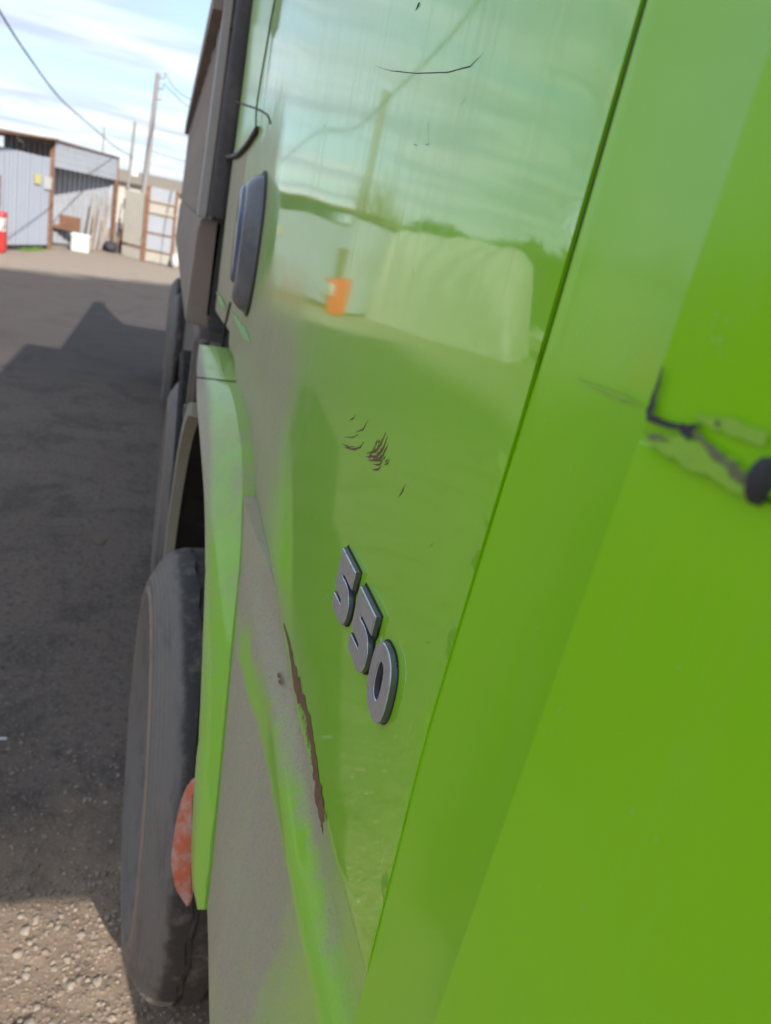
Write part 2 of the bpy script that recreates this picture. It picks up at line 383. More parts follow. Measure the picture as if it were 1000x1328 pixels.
# ------------------------------------------------------------------ gravel and stones near the front wheel
_b = bmesh.new(); bmesh.ops.create_icosphere(_b, subdivisions=1, radius=1.0)
ICO_V = [v.co.copy() for v in _b.verts]; ICO_F = [tuple(v.index for v in f.verts) for f in _b.faces]; _b.free()
def stone_pd(V, Fc, c, r, rnd, sq=0.6):
    a = rnd.uniform(0, 6.28); ca, sa = math.cos(a), math.sin(a); sx, sy = r*rnd.uniform(0.75, 1.35), r*rnd.uniform(0.7, 1.1); o = len(V)
    for v in ICO_V:
        k = 1 + rnd.uniform(-0.30, 0.30); x, y = v.x*sx*k, v.y*sy*k
        V.append((x*ca-y*sa+c[0], x*sa+y*ca+c[1], v.z*sq*r*k+c[2]))
    Fc.extend([(f[0]+o, f[1]+o, f[2]+o) for f in ICO_F])
def stone_mat():
    m, t, b = newmat('pebble')
    oi = N(t, 'ShaderNodeObjectInfo'); v = coords(t)
    vo = N(t, 'ShaderNodeTexVoronoi', i_Scale=70.0); L(t, v, vo.inputs[0])
    s = N(t, 'ShaderNodeSeparateColor'); L(t, vo.outputs['Color'], s.inputs[0])
    c = ramp(t, s.outputs[0], 0.0, 1.0, (0.14, 0.10, 0.075, 1), (0.42, 0.33, 0.25, 1))
    c = mixcol(t, mth(t, 'MULTIPLY', noise_tex(t, v, 50, 5, 0.7), 0.5), c, (0.22, 0.17, 0.13))
    L(t, c, b.inputs['Base Color']); b.inputs['Roughness'].default_value = 0.9
    bump(t, b, noise_tex(t, v, 150, 4, 0.6), 0.4, 0.003)
    return m
M['pebble'] = stone_mat()
V_, F_ = [], []
for i in range(9000):
    y = 0.95 + 1.35*(random.random()**1.3); x = random.uniform(-0.75, 0.45)
    r = random.choice((0.0025, 0.003, 0.004, 0.004, 0.005, 0.007))*random.uniform(0.8, 1.3)
    if y > 1.7 and random.random() < 0.8: continue
    stone_pd(V_, F_, (x, y, gz(x, y)+r*0.15), r, random)
tag(obj('gravel', (V_, F_), M['pebble'], smooth_=False), 'loose gravel scattered over the dirt beside the front tyre', 'gravel', kind='stuff')
V_, F_ = [], []; stone_pd(V_, F_, (0, 0, 0), 0.012, random.Random(5), 0.55); bm = bmesh.new(); vv_ = [bm.verts.new(p) for p in V_]; [bm.faces.new([vv_[i] for i in f]) for f in F_]; bmesh.ops.subdivide_edges(bm, edges=bm.edges[:], cuts=1, smooth=0.25)
st0 = obj('loose_stone', bm, simple('pale_stone', (0.33, 0.27, 0.21), 0.9, var=0.35, scale=90, bmp=0.5), smooth_=True, angle=28)
first = True
for i in range(34):
    x = random.uniform(-0.42, 0.2); y = random.uniform(1.1, 1.55)
    if x > 0.03 and y > 1.2: x -= 0.25
    o = st0 if first else st0.copy()
    if not first: COL.objects.link(o)
    first = False
    o.location = (x, y, gz(x, y)+0.002); o.rotation_euler = (random.uniform(-.3, .3), random.uniform(-.3, .3), random.uniform(0, 6))
    s = random.uniform(0.55, 1.25); o.scale = (s, s*random.uniform(0.7, 1.1), s)
    tag(o, 'pale rounded pebble lying in sunlit gravel by the front tyre', 'stone', 'loose pebbles by the front tyre')

# ------------------------------------------------------------------ the lorry
truck = empty('dump_truck', (1.4, 4.6, 0), 'dusty lime green dump truck seen close along its side', 'truck')
def T(name, bm, mat, smooth_=False, label=None, angle=None): return obj(name, bm, mat, truck, smooth_, label, angle)
def sub(name, bm, mat, parent, smooth_=False, label=None, angle=None):
    return obj(name, bm, mat, parent, smooth_, label, angle)

# cab side surface: x for (y, z)
def cabx(y, z):
    x = 0.190 - 0.007*sstep(y, 0.9, 1.9) - 0.020*sstep(y, 1.95, 2.5)
    x += (0.00050*math.sin(y*9.0+z*2.1+0.4) + 0.00035*math.sin(z*11.0+y*6.2+1.0) + 0.00010*math.sin(z*23.0-y*17.0))*sstep(y, 0.36, 0.55)
    x += 0.010*max(0, z-1.9)**2
    return x
YF = [(1.2, 0.361), (1.5, 0.369), (1.72, 0.358), (2.0, 0.350), (2.4, 0.345)]
def YR(z): return 2.00 + 0.15*sstep(z, 1.965, 1.935) - 0.12*sstep(z, 1.62, 1.44)
ZB = [(0.36, 1.268), (0.47, 1.262), (0.69, 1.254), (1.03, 1.300), (1.44, 1.332), (1.7, 1.385), (1.9, 1.435)]
def door_fn(u, v):
    z = 1.3 + 1.05*v
    for _ in range(3):
        y = interp(z, YF)*(1-u) + YR(z)*u
        zb = interp(y, ZB); z = zb + (2.36-zb)*v
    y = interp(z, YF)*(1-u) + YR(z)*u
    x = cabx(y, z) + 0.012*(1-min(1, v/0.03))**2 + 0.0012*sstep(z, 1.55, 1.85)*(1-min(1, max(0, y-0.35)/0.02))**2
    return (x, y, z)
door = T('door', grid_panel(door_fn, 110, 120, 0.024, bev=0.0007), M['door'], True, angle=35)

# front corner pillar panel, tucked slightly under the nearer deflector
def corner_fn(u, v):
    z = 1.22 + 1.14*v
    yf = interp(z, YF) - 0.0001 - 0.0024*sstep(z, 1.50, 1.85)
    y = 0.190*(1-u) + yf*u
    k = (yf-y)/0.15
    x = 0.1912 - 0.023*k*k + 0.010*max(0, z-1.9)**2 + 0.0012*sstep(z, 1.55, 1.85)*(1-min(1, (yf-y)/0.006))**2
    return (x, y, z)
T('corner_panel', grid_panel(corner_fn, 24, 60, 0.02, bev=0.0006), M['clean'], True, angle=35)
def yedge(z): return 0.885*(0.2475 - 0.0405*max(0, z-1.41) + 0.02*max(0, z-1.76))
def deflect_x(y, z, e):
    k = max(0, e-y)
    return 0.1545 + 0.06*k + 0.13*k*k + 0.004*max(0, 1.76-z)
def defl(z0, z1, off):
    def fn(u, v):
        z = z0 + (z1-z0)*v; e = yedge(z)
        y = e - (e+0.42)*u
        return (deflect_x(y, z, e) + off, y, z)
    return fn
def split_shift(z0): return z0
T('lower_deflector', grid_panel(defl(1.15, 1.7555, 0.0004), 40, 60, 0.02, bev=0.0011), M['panel'], True, angle=35)
T('upper_deflector', grid_panel(defl(1.7572, 2.36, -0.0006), 40, 60, 0.02, bev=0.0035), M['panel'], True, angle=35)

# sill panel under the door, down to the step
ZR = [(0.4, 1.182), (0.55, 1.172), (0.75, 1.208), (1.0, 1.236), (1.3, 1.26)]
def arch(a, r): return (1.53 - r*math.cos(a), 0.52 + r*math.sin(a))     # a from 0 (front) to pi (rear)
def skirt_rear(z):
    # follows the wheel arch
    return interp(z, [(0.6, 0.80), (0.834, 0.811), (0.90, 0.838), (0.979, 0.888), (1.056, 0.945), (1.179, 1.045), (1.254, 1.117), (1.314, 1.195), (1.374, 1.293), (1.41, 1.42)])
def skirt_fn(u, v):
    yb = 0.30
    z = 0.84 + (1.34-0.84)*v
    for _ in range(2):
        ztop = interp(yb*(1-u)+skirt_rear(z)*u, ZB) + 0.02
        z = 0.84 + (ztop-0.84)*v
    y = yb*(1-u) + skirt_rear(z)*u
    zr = interp(y, ZR)
    if z > zr: x = 0.180 + (cabx(y, z) + 0.010 - 0.180)*sstep(z, zr, zr+0.05)
    else: x = 0.180 - 0.040*sstep(zr+0.02-z, 0, 0.38)
    xi = interp(z, [(0.6, 0.139), (0.834, 0.1413), (0.979, 0.1461), (1.179, 0.1562), (1.254, 0.162), (1.314, 0.1644), (1.374, 0.1661)]) + 0.003
    x = x + (xi-x)*sstep(u, 0.6, 1.0)
    return (x, y, z)
T('sill_panel', grid_panel(skirt_fn, 60, 90, 0.03), M['skirt'], True, 'dust covered lower panel with one clean green band', 35)

# wheel arch flare: a bent strip with an outer lip
inner = [(0.1413, 0.816, 0.8341), (0.1405, 0.8426, 0.8992), (0.1461, 0.893, 0.9787), (0.1492, 0.9498, 1.0562), (0.1562, 1.0502, 1.1787), (0.162, 1.122, 1.2543), (0.1644, 1.1998, 1.3141), (0.1661, 1.298, 1.374), (0.1640, 1.42, 1.410), (0.1634, 1.60, 1.424), (0.158, 1.85, 1.424), (0.157, 2.12, 1.432)]
outer = [(0.1353, 0.832, 0.8162), (0.122, 0.873, 0.8498), (0.1161, 0.9448, 0.9646), (0.1187, 0.9892, 1.0179), (0.1158, 1.0824, 1.1281), (0.1127, 1.179, 1.2222), (0.1076, 1.2924, 1.2944), (0.1011, 1.4156, 1.342), (0.097, 1.56, 1.372), (0.0952, 1.70, 1.393), (0.1024, 1.95, 1.405), (0.1134, 2.18, 1.421)]
def polyat(P, s):
    s *= len(P)-1; i = min(int(s), len(P)-2); f_ = s-i
    p0 = Vector(P[max(i-1, 0)]); p1 = Vector(P[i]); p2 = Vector(P[i+1]); p3 = Vector(P[min(i+2, len(P)-1)])
    return 0.5*((2*p1) + (p2-p0)*f_ + (2*p0-5*p1+4*p2-p3)*f_*f_ + (3*p1-p0-3*p2+p3)*f_**3)
def fender_fn(s0, s1):
    def fn(u, v):
        s = s0 + (s1-s0)*v
        a = polyat(inner, s); b_ = polyat(outer, s)
        p = a.lerp(b_, u)
        p.x -= 0.005*math.sin(u*PI)          # crowned
        return p
    return fn
fender = T('fender', grid_panel(fender_fn(0, 0.868), 10, 70, 0.05, (1, 0.25, 0)), M['fender'], True, 'pale green wheel arch flare ahead of the front wheel', 40)
T('fender_end', grid_panel(fender_fn(0.873, 1.0), 10, 14, 0.05, (1, 0.25, 0)), M['fender'], True, angle=40)
# orange side marker on the flare
bm = bmesh.new()
prof = [(0.1190, 0.945), (0.1040, 0.932), (0.0935, 0.905), (0.0905, 0.850), (0.1010, 0.812), (0.1240, 0.782), (0.130, 0.802)]
mk = []
for yy in (0.895, 0.945):
    mk.append([bm.verts.new((x+(0.008 if yy > 0.9 else 0), yy + (z-0.86)*0.45, z)) for x, z in prof])
n = len(prof)
bm.faces.new(mk[0]); bm.faces.new(mk[1][::-1])
for i in range(n): bm.faces.new((mk[0][i], mk[0][(i+1) % n], mk[1][(i+1) % n], mk[1][i]))
bmesh.ops.recalc_face_normals(bm, faces=bm.faces)
bmesh.ops.bevel(bm, geom=bm.edges[:], offset=0.004, segments=2, affect='EDGES')
sub('side_marker', bm, M['orange'], fender, True, 'dusty orange side marker lamp', 40)

# arch liner, with pale dusty edge
bm = bmesh.new()
rows = []
NA = 50
for i in range(NA+1):
    a = math.radians(27) + (math.radians(168)-math.radians(27))*i/NA
    r = interp(math.degrees(a), [(18, 0.665), (40, 0.70), (65, 0.775), (90, 0.835), (168, 0.845)])
    y, z = arch(a, r)
    rows.append([bm.verts.new((x, y, z)) for x in (0.118, 0.125, 0.62)])
    if i:
        for k in range(2): bm.faces.new((rows[-2][k], rows[-1][k], rows[-1][k+1], rows[-2][k+1]))
bmesh.ops.solidify(bm, geom=bm.faces[:], thickness=0.008)
liner = T('arch_liner', bm, M['dark'], True, angle=40)
bm = bmesh.new(); rows = []
for i in range(26):
    a = math.radians(100) + math.radians(72)*i/25
    pr = [bm.verts.new((x, *arch(a, r))) for x, r in ((0.118, 0.836), (0.088, 0.838), (0.086, 0.868), (0.118, 0.868))]
    rows.append(pr)
    if i:
        for k in range(4): bm.faces.new((rows[-2][k], rows[-1][k], rows[-1][(k+1) % 4], rows[-2][(k+1) % 4]))
bm.faces.new(rows[0]); bm.faces.new(rows[-1][::-1]); bmesh.ops.recalc_face_normals(bm, faces=bm.faces)
T('mudguard_edge', bm, simple('dusty_pale_edge', (0.27, 0.27, 0.21), 0.8), True, angle=40)

# cab side behind the door
def rear_fn(u, v):
    z = 1.40 + 0.96*v
    y0 = YR(z) + 0.0065; y1 = 2.50
    y = y0 + (y1-y0)*u
    zb = 1.49
    z2 = zb + (2.36-zb)*v
    y = (YR(z2)+0.0065)*(1-u) + y1*u
    return (cabx(y, z2) + 0.02*sstep(u, 0.85, 1.0)**2, y, z2)
rp = T('cab_rear_panel', grid_panel(rear_fn, 24, 60, 0.03), M['rear'], True, 'grey dusty cab panel behind the door', 35)
# inner shell behind all gaps and the rest of the cab
bm = bmesh.new()
box(bm, 0.225, 2.45, 0.02, 2.46, 1.40, 3.25)
T('cab_shell', bm, M['dark'])
bm = bmesh.new(); box(bm, 0.215, 2.47, -0.02, 2.49, 2.365, 2.42, 0.008); box(bm, 0.215, 2.47, -0.02, 2.49, 3.05, 3.60, 0.03)
T('cab_roof', bm, M['clean'])
bm = bmesh.new(); box(bm, 0.212, 0.222, 0.40, 1.75, 2.43, 3.04)
T('side_window', bm, M['glass'])
bm = bmesh.new(); box(bm, 0.26, 2.45, -0.40, 0.015, 1.45, 2.36, 0.02)
T('front_panel', bm, M['clean'])
bm = bmesh.new()
prf = [(0.78, 0.62), (0.44, 0.71), (0.15, 0.87), (-0.40, 1.13), (-0.40, 1.28), (0.78, 1.28)]
for x0_, x1_ in ((0.202, 0.75),):
    a_ = [bm.verts.new((x0_, y, z)) for y, z in prf]; b_ = [bm.verts.new((x1_, y, z)) for y, z in prf]; bm.faces.new(a_); bm.faces.new(b_[::-1])
    for i in range(6): bm.faces.new((a_[i], a_[(i+1) % 6], b_[(i+1) % 6], b_[i]))
bmesh.ops.recalc_face_normals(bm, faces=bm.faces)
T('shadow_block', bm, M['dark'])  # added unseen block, underside shaped to set the edge of the ground shadow
bm = bmesh.new(); box(bm, 0.37, 0.95, 0.10, 0.36, 0.36, 0.80, 0.02); T('step', bm, M['steel'])  # added box in place of a step, put out of view to shade the tyre
bm = bmesh.new(); box(bm, 0.23, 0.26, 0.30, 0.80, 1.285, 1.40)
T('sill_backing', bm, M['dark'])

# door handle: upright oval pod with glossy outer paddle
def pod(x0, x1, yc, zc, hy, hz, n=36, taper=0.75, rings=5, front_shift=0.0):
    bm = bmesh.new(); rr = []
    for k in range(rings+1):
        f_ = k/rings
        s = 1 - (1-taper)*(f_**2.2)
        x = x0 + (x1-x0)*f_
        ring = []
        for i in range(n):
            a = 2*PI*i/n
            ca, sa = math.cos(a), math.sin(a)
            e = 0.9
            ring.append(bm.verts.new((x, yc + front_shift*f_ + hy*s*math.copysign(abs(ca)**e, ca), zc + hz*(1-(1-s)*0.45)*math.copysign(abs(sa)**e, sa))))
        rr.append(ring)
        if k:
            for i in range(n): bm.faces.new((rr[-2][i], rr[-2][(i+1) % n], ring[(i+1) % n], ring[i]))
    bm.faces.new(rr[-1]); bm.faces.new(rr[0][::-1])
    bmesh.ops.recalc_face_normals(bm, faces=bm.faces)
    return bm
sub('door_handle', pod(0.187, 0.148, 1.72, 1.731, 0.090, 0.145, taper=0.62, rings=9), M['handle'], door, True, 'worn grey upright oval door handle', 40)
sub('handle_bezel', pod(0.188, 0.179, 1.72, 1.731, 0.096, 0.152, taper=0.97), M['black'], door, True, angle=40)
sub('handle_paddle', pod(0.152, 0.141, 1.75, 1.746, 0.050, 0.104, taper=0.8), M['paddle'], door, True, angle=40)

# ---- badge 550
H_ = 0.0625
def five():
    return [(0.02, 1.0), (1.0, 1.0), (0.97, 0.70), (0.34, 0.70), (0.34, 0.635), (0.50, 0.645), (0.66, 0.64), (0.80, 0.61), (0.91, 0.54), (0.97, 0.45), (0.99, 0.34), (0.97, 0.22), (0.90, 0.11), (0.80, 0.04), (0.68, 0.0), (0.10, 0.0), (0.03, 0.06), (0.0, 0.15), (0.0, 0.235), (0.52, 0.255), (0.545, 0.29), (0.52, 0.32), (0.0, 0.335)]
def digit_mesh(loop, w, y0, z0, depth=0.0065, hole=None):
    bm = bmesh.new()
    def P(s, t_, x):
        y = y0 - s*w; z = z0 + t_*H_
        return (cabx(y, z) - x, y, z)
    xb, xf = -0.001, depth
    if hole is None:
        lo = [bm.verts.new(P(s, t_, xb)) for s, t_ in loop]; hi = [bm.verts.new(P(s, t_, xf)) for s, t_ in loop]
        n = len(loop)
        ff = bm.faces.new(hi); bm.faces.new(lo[::-1])
        for i in range(n): bm.faces.new((lo[i], lo[(i+1) % n], hi[(i+1) % n], hi[i]))
        fe = list(ff.edges)
    else:
        n = len(loop)
        A = [[bm.verts.new(P(s, t_, x)) for s, t_ in lp] for lp in (loop, hole) for x in (xb, xf)]
        ol, oh, il, ih = A
        for i in range(n):
            j = (i+1) % n
            bm.faces.new((oh[i], oh[j], ih[j], ih[i])); bm.faces.new((ol[i], ol[j], oh[j], oh[i])); bm.faces.new((il[j], il[i], ih[i], ih[j])); bm.faces.new((ol[j], ol[i], il[i], il[j]))
        bm.edges.ensure_lookup_table()
        so, si = set(oh), set(ih)
        fe = [e for e in bm.edges if (e.verts[0] in so and e.verts[1] in so) or (e.verts[0] in si and e.verts[1] in si)]
    bmesh.ops.recalc_face_normals(bm, faces=bm.faces)
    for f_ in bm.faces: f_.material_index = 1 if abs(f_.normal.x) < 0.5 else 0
    bmesh.ops.bevel(bm, geom=fe, offset=0.0009, segments=2, affect='EDGES', material=0)
    return bm
def shade_pad(loop, w, y0, z0):  # added black pad that draws a shadow line around a digit
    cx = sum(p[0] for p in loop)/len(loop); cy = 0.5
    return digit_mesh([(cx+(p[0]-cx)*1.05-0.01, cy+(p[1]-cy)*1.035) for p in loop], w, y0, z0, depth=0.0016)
def superell(cx, cy, rx, ry, e, n=44):
    out = []
    for i in range(n):
        a = 2*PI*i/n; ca, sa = math.cos(a), math.sin(a)
        out.append((cx + rx*math.copysign(abs(ca)**e, ca), cy + ry*math.copysign(abs(sa)**e, sa)))
    return out
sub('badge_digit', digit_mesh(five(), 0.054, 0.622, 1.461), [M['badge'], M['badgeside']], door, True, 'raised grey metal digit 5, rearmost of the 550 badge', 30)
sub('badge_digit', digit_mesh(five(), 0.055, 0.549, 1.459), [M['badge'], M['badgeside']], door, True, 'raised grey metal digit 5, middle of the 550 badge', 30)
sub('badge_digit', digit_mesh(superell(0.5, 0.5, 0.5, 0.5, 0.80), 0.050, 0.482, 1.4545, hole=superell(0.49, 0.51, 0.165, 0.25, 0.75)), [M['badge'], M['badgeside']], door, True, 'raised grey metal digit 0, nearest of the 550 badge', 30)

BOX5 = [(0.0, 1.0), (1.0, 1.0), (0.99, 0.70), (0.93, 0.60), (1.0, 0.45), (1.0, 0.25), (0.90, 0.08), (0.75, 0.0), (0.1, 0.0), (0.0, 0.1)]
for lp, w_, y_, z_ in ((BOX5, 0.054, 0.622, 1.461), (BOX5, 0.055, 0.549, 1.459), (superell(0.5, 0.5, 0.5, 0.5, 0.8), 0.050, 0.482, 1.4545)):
    sub('badge_shade_pad', shade_pad(lp, w_, y_, z_), M['black'], door)
# black tube in the door gap, standing in for the seam's shadow
bm = bmesh.new(); tube(bm, [(cabx(0.36, z)+0.0028, interp(z, YF)-0.0012-0.0012*sstep(z, 1.45, 1.75), z) for z in [1.56+0.02*k for k in range(40)]], 0.0006, 6, r1=0.0017)
sub('seam_shade', bm, M['black'], door, True)

# ---- scratches: bare metal showing, thin flakes on the surface

CX, CZ = 0.0, 1.80
def ray(px, py): return F + RT*((px-500)/FPX) - UP*((py-664)/FPX)
def hit(px, py):
    """world point of the cab side surface along a sight line used when surveying the photo"""
    d = ray(px, py); y = 0.6
    for _ in range(30):
        z = CZ + d.z/d.y*y
        y = y*0.5 + 0.5*cabx(y, z)/(d.x/d.y)
    z = CZ + d.z/d.y*y
    return Vector((cabx(y, z), y, z))
def flake(bm, pts, widths, lift=0.0006, fn=hit, jag=0.35):
    P = [fn(*p) for p in pts]
    L_, R_ = [], []
    # resample
    Q, Wd = [], []
    for i in range(len(P)-1):
        for k in range(4):
            f_ = k/4; Q.append(P[i].lerp(P[i+1], f_)); Wd.append(widths[i]*(1-f_)+widths[i+1]*f_)
    Q.append(P[-1]); Wd.append(widths[-1])
    for i, q in enumerate(Q):
        d = (Q[min(i+1, len(Q)-1)] - Q[max(i-1, 0)]).normalized()
        nrm = Vector((-1, 0, 0)); s = d.cross(nrm).normalized()
        a = Wd[i]*(1+random.uniform(-jag, jag)); b_ = Wd[i]*(1+random.uniform(-jag, jag))
        L_.append(bm.verts.new(q + s*a + nrm*lift)); R_.append(bm.verts.new(q - s*b_ + nrm*lift))
    for i in range(len(Q)-1): bm.faces.new((L_[i], L_[i+1], R_[i+1], R_[i]))
def smoothpath(P, n=6):
    Q = [polyat(P, (i+k/n)/(len(P)-1)) for i in range(len(P)-1) for k in range(n)]; Q.append(Vector(P[-1])); return Q
bm = bmesh.new(); tube(bm, smoothpath([hit(*p)+Vector((-0.004, 0, 0)) for p in ((336, 168), (331, 176), (324, 187), (316, 196), (309, 202), (301, 204), (294, 205))]), 0.0075, 8)
sub('rubber_strip', bm, M['black'], rp, True)
bm = bmesh.new(); tube(bm, smoothpath([hit(*p)+Vector((-0.0008, 0, 0)) for p in ((300, 393), (297, 405), (292, 428), (289, 450), (287, 472))]), 0.0050, 6); sub('rear_seam', bm, M['black'], rp, True)
bm = bmesh.new(); tube(bm, smoothpath([hit(*p)+Vector((-0.0004, 0, 0)) for p in ((358, -6), (352, 25), (346, 60), (339, 100), (333, 140), (332, 166))]), 0.0022, 6); sub('upper_seam', bm, M['black'], rp, True)
bm = bmesh.new(); tube(bm, smoothpath([hit(*p)+Vector((-0.0004, 0, 0)) for p in ((307, 132), (318, 136), (330, 140), (341, 145), (348, 151), (351, 160))]), 0.0024, 6)
sub('recess_seam', bm, simple('brown_dirt_line', (0.10, 0.085, 0.07), 0.9), door, True)
bm = bmesh.new()
flake(bm, [(368, 808), (376, 835), (381, 868), (386, 893), (397, 920), (404, 955), (409, 990), (414, 1030), (418, 1062), (420, 1082)],
      [0.001, 0.0046, 0.0072, 0.0110, 0.0068, 0.0080, 0.0095, 0.0115, 0.0080, 0.0012], jag=0.5)
for k in range(34):
    t_ = random.random(); x = 378 + 40*t_ + random.uniform(-7, 7); y = 850 + 225*t_
    flake(bm, [(x, y), (x+random.uniform(-2, 2), y+random.uniform(2, 7))], [0.0008*random.random(), 0.0002], 0.0004)
for x, y in ((352, 884), (357, 878), (349, 889), (359, 886)): flake(bm, [(x, y), (x+5, y-3), (x+7, y+3)], [.001, .003, .0005], 0.0004)
for k in range(26):
    t_ = k/25; x = 384 + 34*t_; y = 880 + 185*t_ ; x += random.uniform(-2, 3)
    flake(bm, [(x, y), (x+random.uniform(2, 5), y-random.uniform(6, 16))], [0.0011, 0.0001], 0.0005)
sub('long_scrape', bm, M['rust'], door, label='long brown scrape along the lower door edge')
bm = bmesh.new()
def arcs(lst):
    for pts, w in lst:
        flake(bm, pts, [w*0.15] + [w]*(len(pts)-2) + [w*0.15], 0.0004, jag=0.4)
arcs([([(453, 545), (458, 543), (462, 537)], .0007), ([(462, 560), (471, 557), (478, 544)], .0010), ([(447, 567), (458, 567), (466, 563)], .0007),
      ([(444, 575), (452, 580), (461, 579)], .0009), ([(446, 580), (458, 583), (467, 580), (472, 573)], .0010), ([(446, 572), (452, 574)], .0005),
      ([(476, 588), (488, 585), (494, 576), (501, 560)], .0013), ([(475, 592), (488, 592), (497, 582), (503, 566)], .0016), ([(477, 597), (488, 597), (497, 590), (504, 575)], .0012),
      ([(482, 586), (487, 578), (492, 567)], .0008), ([(484, 602), (492, 603), (497, 597)], .0009), ([(483, 609), (490, 609), (495, 604)], .0012), ([(498, 603), (503, 601), (506, 594)], .0007),
      ([(472, 611), (474, 606)], .0006), ([(517, 645), (522, 637), (526, 628)], .0009), ([(558, 709), (562, 705)], .0009), ([(553, 833), (558, 834)], .0009), ([(401, 792), (403, 790)], .0009)])
for k in range(14):
    x = 478+random.uniform(0, 22); y = 604-random.uniform(0, 30)
    flake(bm, [(x, y), (x+2, y-2), (x+3.5, y-5)], [.0002, .0009, .0002], 0.0004)
sub('nick_marks', bm, M['rust'], door, label='cluster of small curved brown nicks in the paint')['kind'] = 'stuff'
M['palescratch'] = simple('pale_scratch', (0.42, 0.60, 0.30), 0.5, var=0.1)
rs_ = random.Random(21)
bm = bmesh.new()
for k in range(46):
    x, y = rs_.uniform(395, 660), rs_.uniform(400, 1180)
    if x < 395+(y-700)*0.12 or x > 800-(y*0.30): continue
    l_ = rs_.uniform(5, 22); a_ = rs_.gauss(1.75, 0.25)
    flake(bm, [(x, y), (x+l_*0.5*math.cos(a_)+rs_.uniform(-.6, .6), y+l_*0.5*math.sin(a_)), (x+l_*math.cos(a_), y+l_*math.sin(a_))], [.00004, .00016, .00004], 0.0003)
for x, y in ((452, 520), (466, 512), (474, 506), (935, 430), (893, 420)): 
    pass
sub('pale_scratches', bm, M['palescratch'], door)['kind'] = 'stuff'
# dark marks near the top of the door
bm = bmesh.new()
arcs([([(539, 14), (542, 8), (545, 2)], .0016), ([(541, 12), (546, 6)], .0014), ([(487, 86), (508, 92), (540, 95), (580, 94), (610, 86), (628, 68)], .00035),
      ([(555, 160), (557, 190)], .0006), ([(537, 187), (541, 189)], .0013), ([(553, 188), (557, 186)], .0012), ([(597, 137), (604, 127)], .0006),
      ([(420, 162), (422, 164)], .0012), ([(514, 150), (520, 118)], .0004), ([(535, 348), (537, 362)], .0006), ([(391, 455), (392, 456)], .0010), ([(482, 458), (483, 457)], .0008)])
sub('dark_nicks', bm, M['scuff'], door)['kind'] = 'stuff'
# scuffs on corner and deflectors
def dhit(px, py):
    d = ray(px, py); y = 0.2
    for _ in range(40):
        z = CZ + d.z/d.y*y; e = yedge(z)
        y = y*0.5 + 0.5*(deflect_x(y, z, e))/(d.x/d.y)
    z = CZ + d.z/d.y*y
    return Vector((deflect_x(y, z, yedge(z)) - 0.0012, y, z))
def chit(px, py):
    d = ray(px, py); y = 0.28
    for _ in range(40):
        z = CZ + d.z/d.y*y; k = (interp(z, YF)-y)/0.15
        y = y*0.5 + 0.5*(0.1912 - 0.023*k*k)/(d.x/d.y)
    z = CZ + d.z/d.y*y
    return Vector((0.1912 - 0.023*((interp(z, YF)-y)/0.15)**2, y, z))
sc = T('paint_scuffs', (lambda b: (flake(b, [(868, 476), (861, 500), (854, 522), (849, 540)], [.0003, .0009, .0012, .0016], .0012, dhit),
      flake(b, [(847, 541), (862, 547), (880, 553), (898, 557)], [.0012, .0011, .0009, .0009], .0012, dhit),
      flake(b, [(893, 560), (906, 556), (920, 553)], [.0018, .0009, .0002], .0014, dhit),
      flake(b, [(890, 556), (903, 562), (908, 560)], [.0012, .0022, .0004], .0014, dhit),
      flake(b, [(938, 548), (941, 553)], [.0008, .0008], .0014, dhit), b)[-1])(bmesh.new()), M['scuff'])
bm = bmesh.new()
flake(bm, [(908, 563), (925, 577), (945, 600), (965, 615), (985, 628)], [.0008, .0008, .0012, .0018, .0010], .0011, dhit, 0.7)
flake(bm, [(847, 567), (858, 567), (876, 572)], [.0004, .0010, .0003], .0010, dhit, 0.7)
T('dirty_scuff_trail', bm, M['scuff2'])
bm = bmesh.new()
flake(bm, [(843, 572), (875, 578), (915, 593), (950, 612), (995, 645)], [.0008, .0030, .0046, .0040, .0018], .0006, dhit, 0.25)
flake(bm, [(905, 540), (945, 552), (1000, 572)], [.0004, .0020, .0024], .0004, dhit, 0.3)
flake(bm, [(748, 490), (775, 502), (805, 514), (832, 524)], [.0001, .0007, .0010, .0002], .0007, lambda a, c_: chit(a, c_), 0.3)
T('pale_scuff', bm, M['palescuff'])['kind'] = 'stuff'
bm = bmesh.new()
for cx_, cy_, sx_, sy_, n_, fn_ in ((765, 425, 9, 16, 9, chit), (820, 440, 8, 22, 9, chit), (862, 440, 5, 14, 5, chit), (935, 430, 9, 20, 9, dhit), (700, 620, 30, 90, 10, chit), (760, 1010, 90, 150, 9, dhit)):
    for k in range(n_):
        x, y = cx_+rs_.gauss(0, sx_), cy_+rs_.gauss(0, sy_); l_ = rs_.uniform(4, 14); a_ = rs_.gauss(1.85, 0.2)
        flake(bm, [(x, y), (x+l_*0.5*math.cos(a_), y+l_*0.5*math.sin(a_)), (x+l_*math.cos(a_), y+l_*math.sin(a_))], [.00003, .00014, .00003], 0.0003, fn_)
flake(bm, [(604, 765), (580, 850), (556, 935), (532, 1020), (508, 1105), (486, 1200), (470, 1285)], [.0001, .0003, .0004, .0003, .0004, .0003, .0002], 0.0006, chit, 0.6)
T('fine_scratches', bm, M['palescratch'])['kind'] = 'stuff'
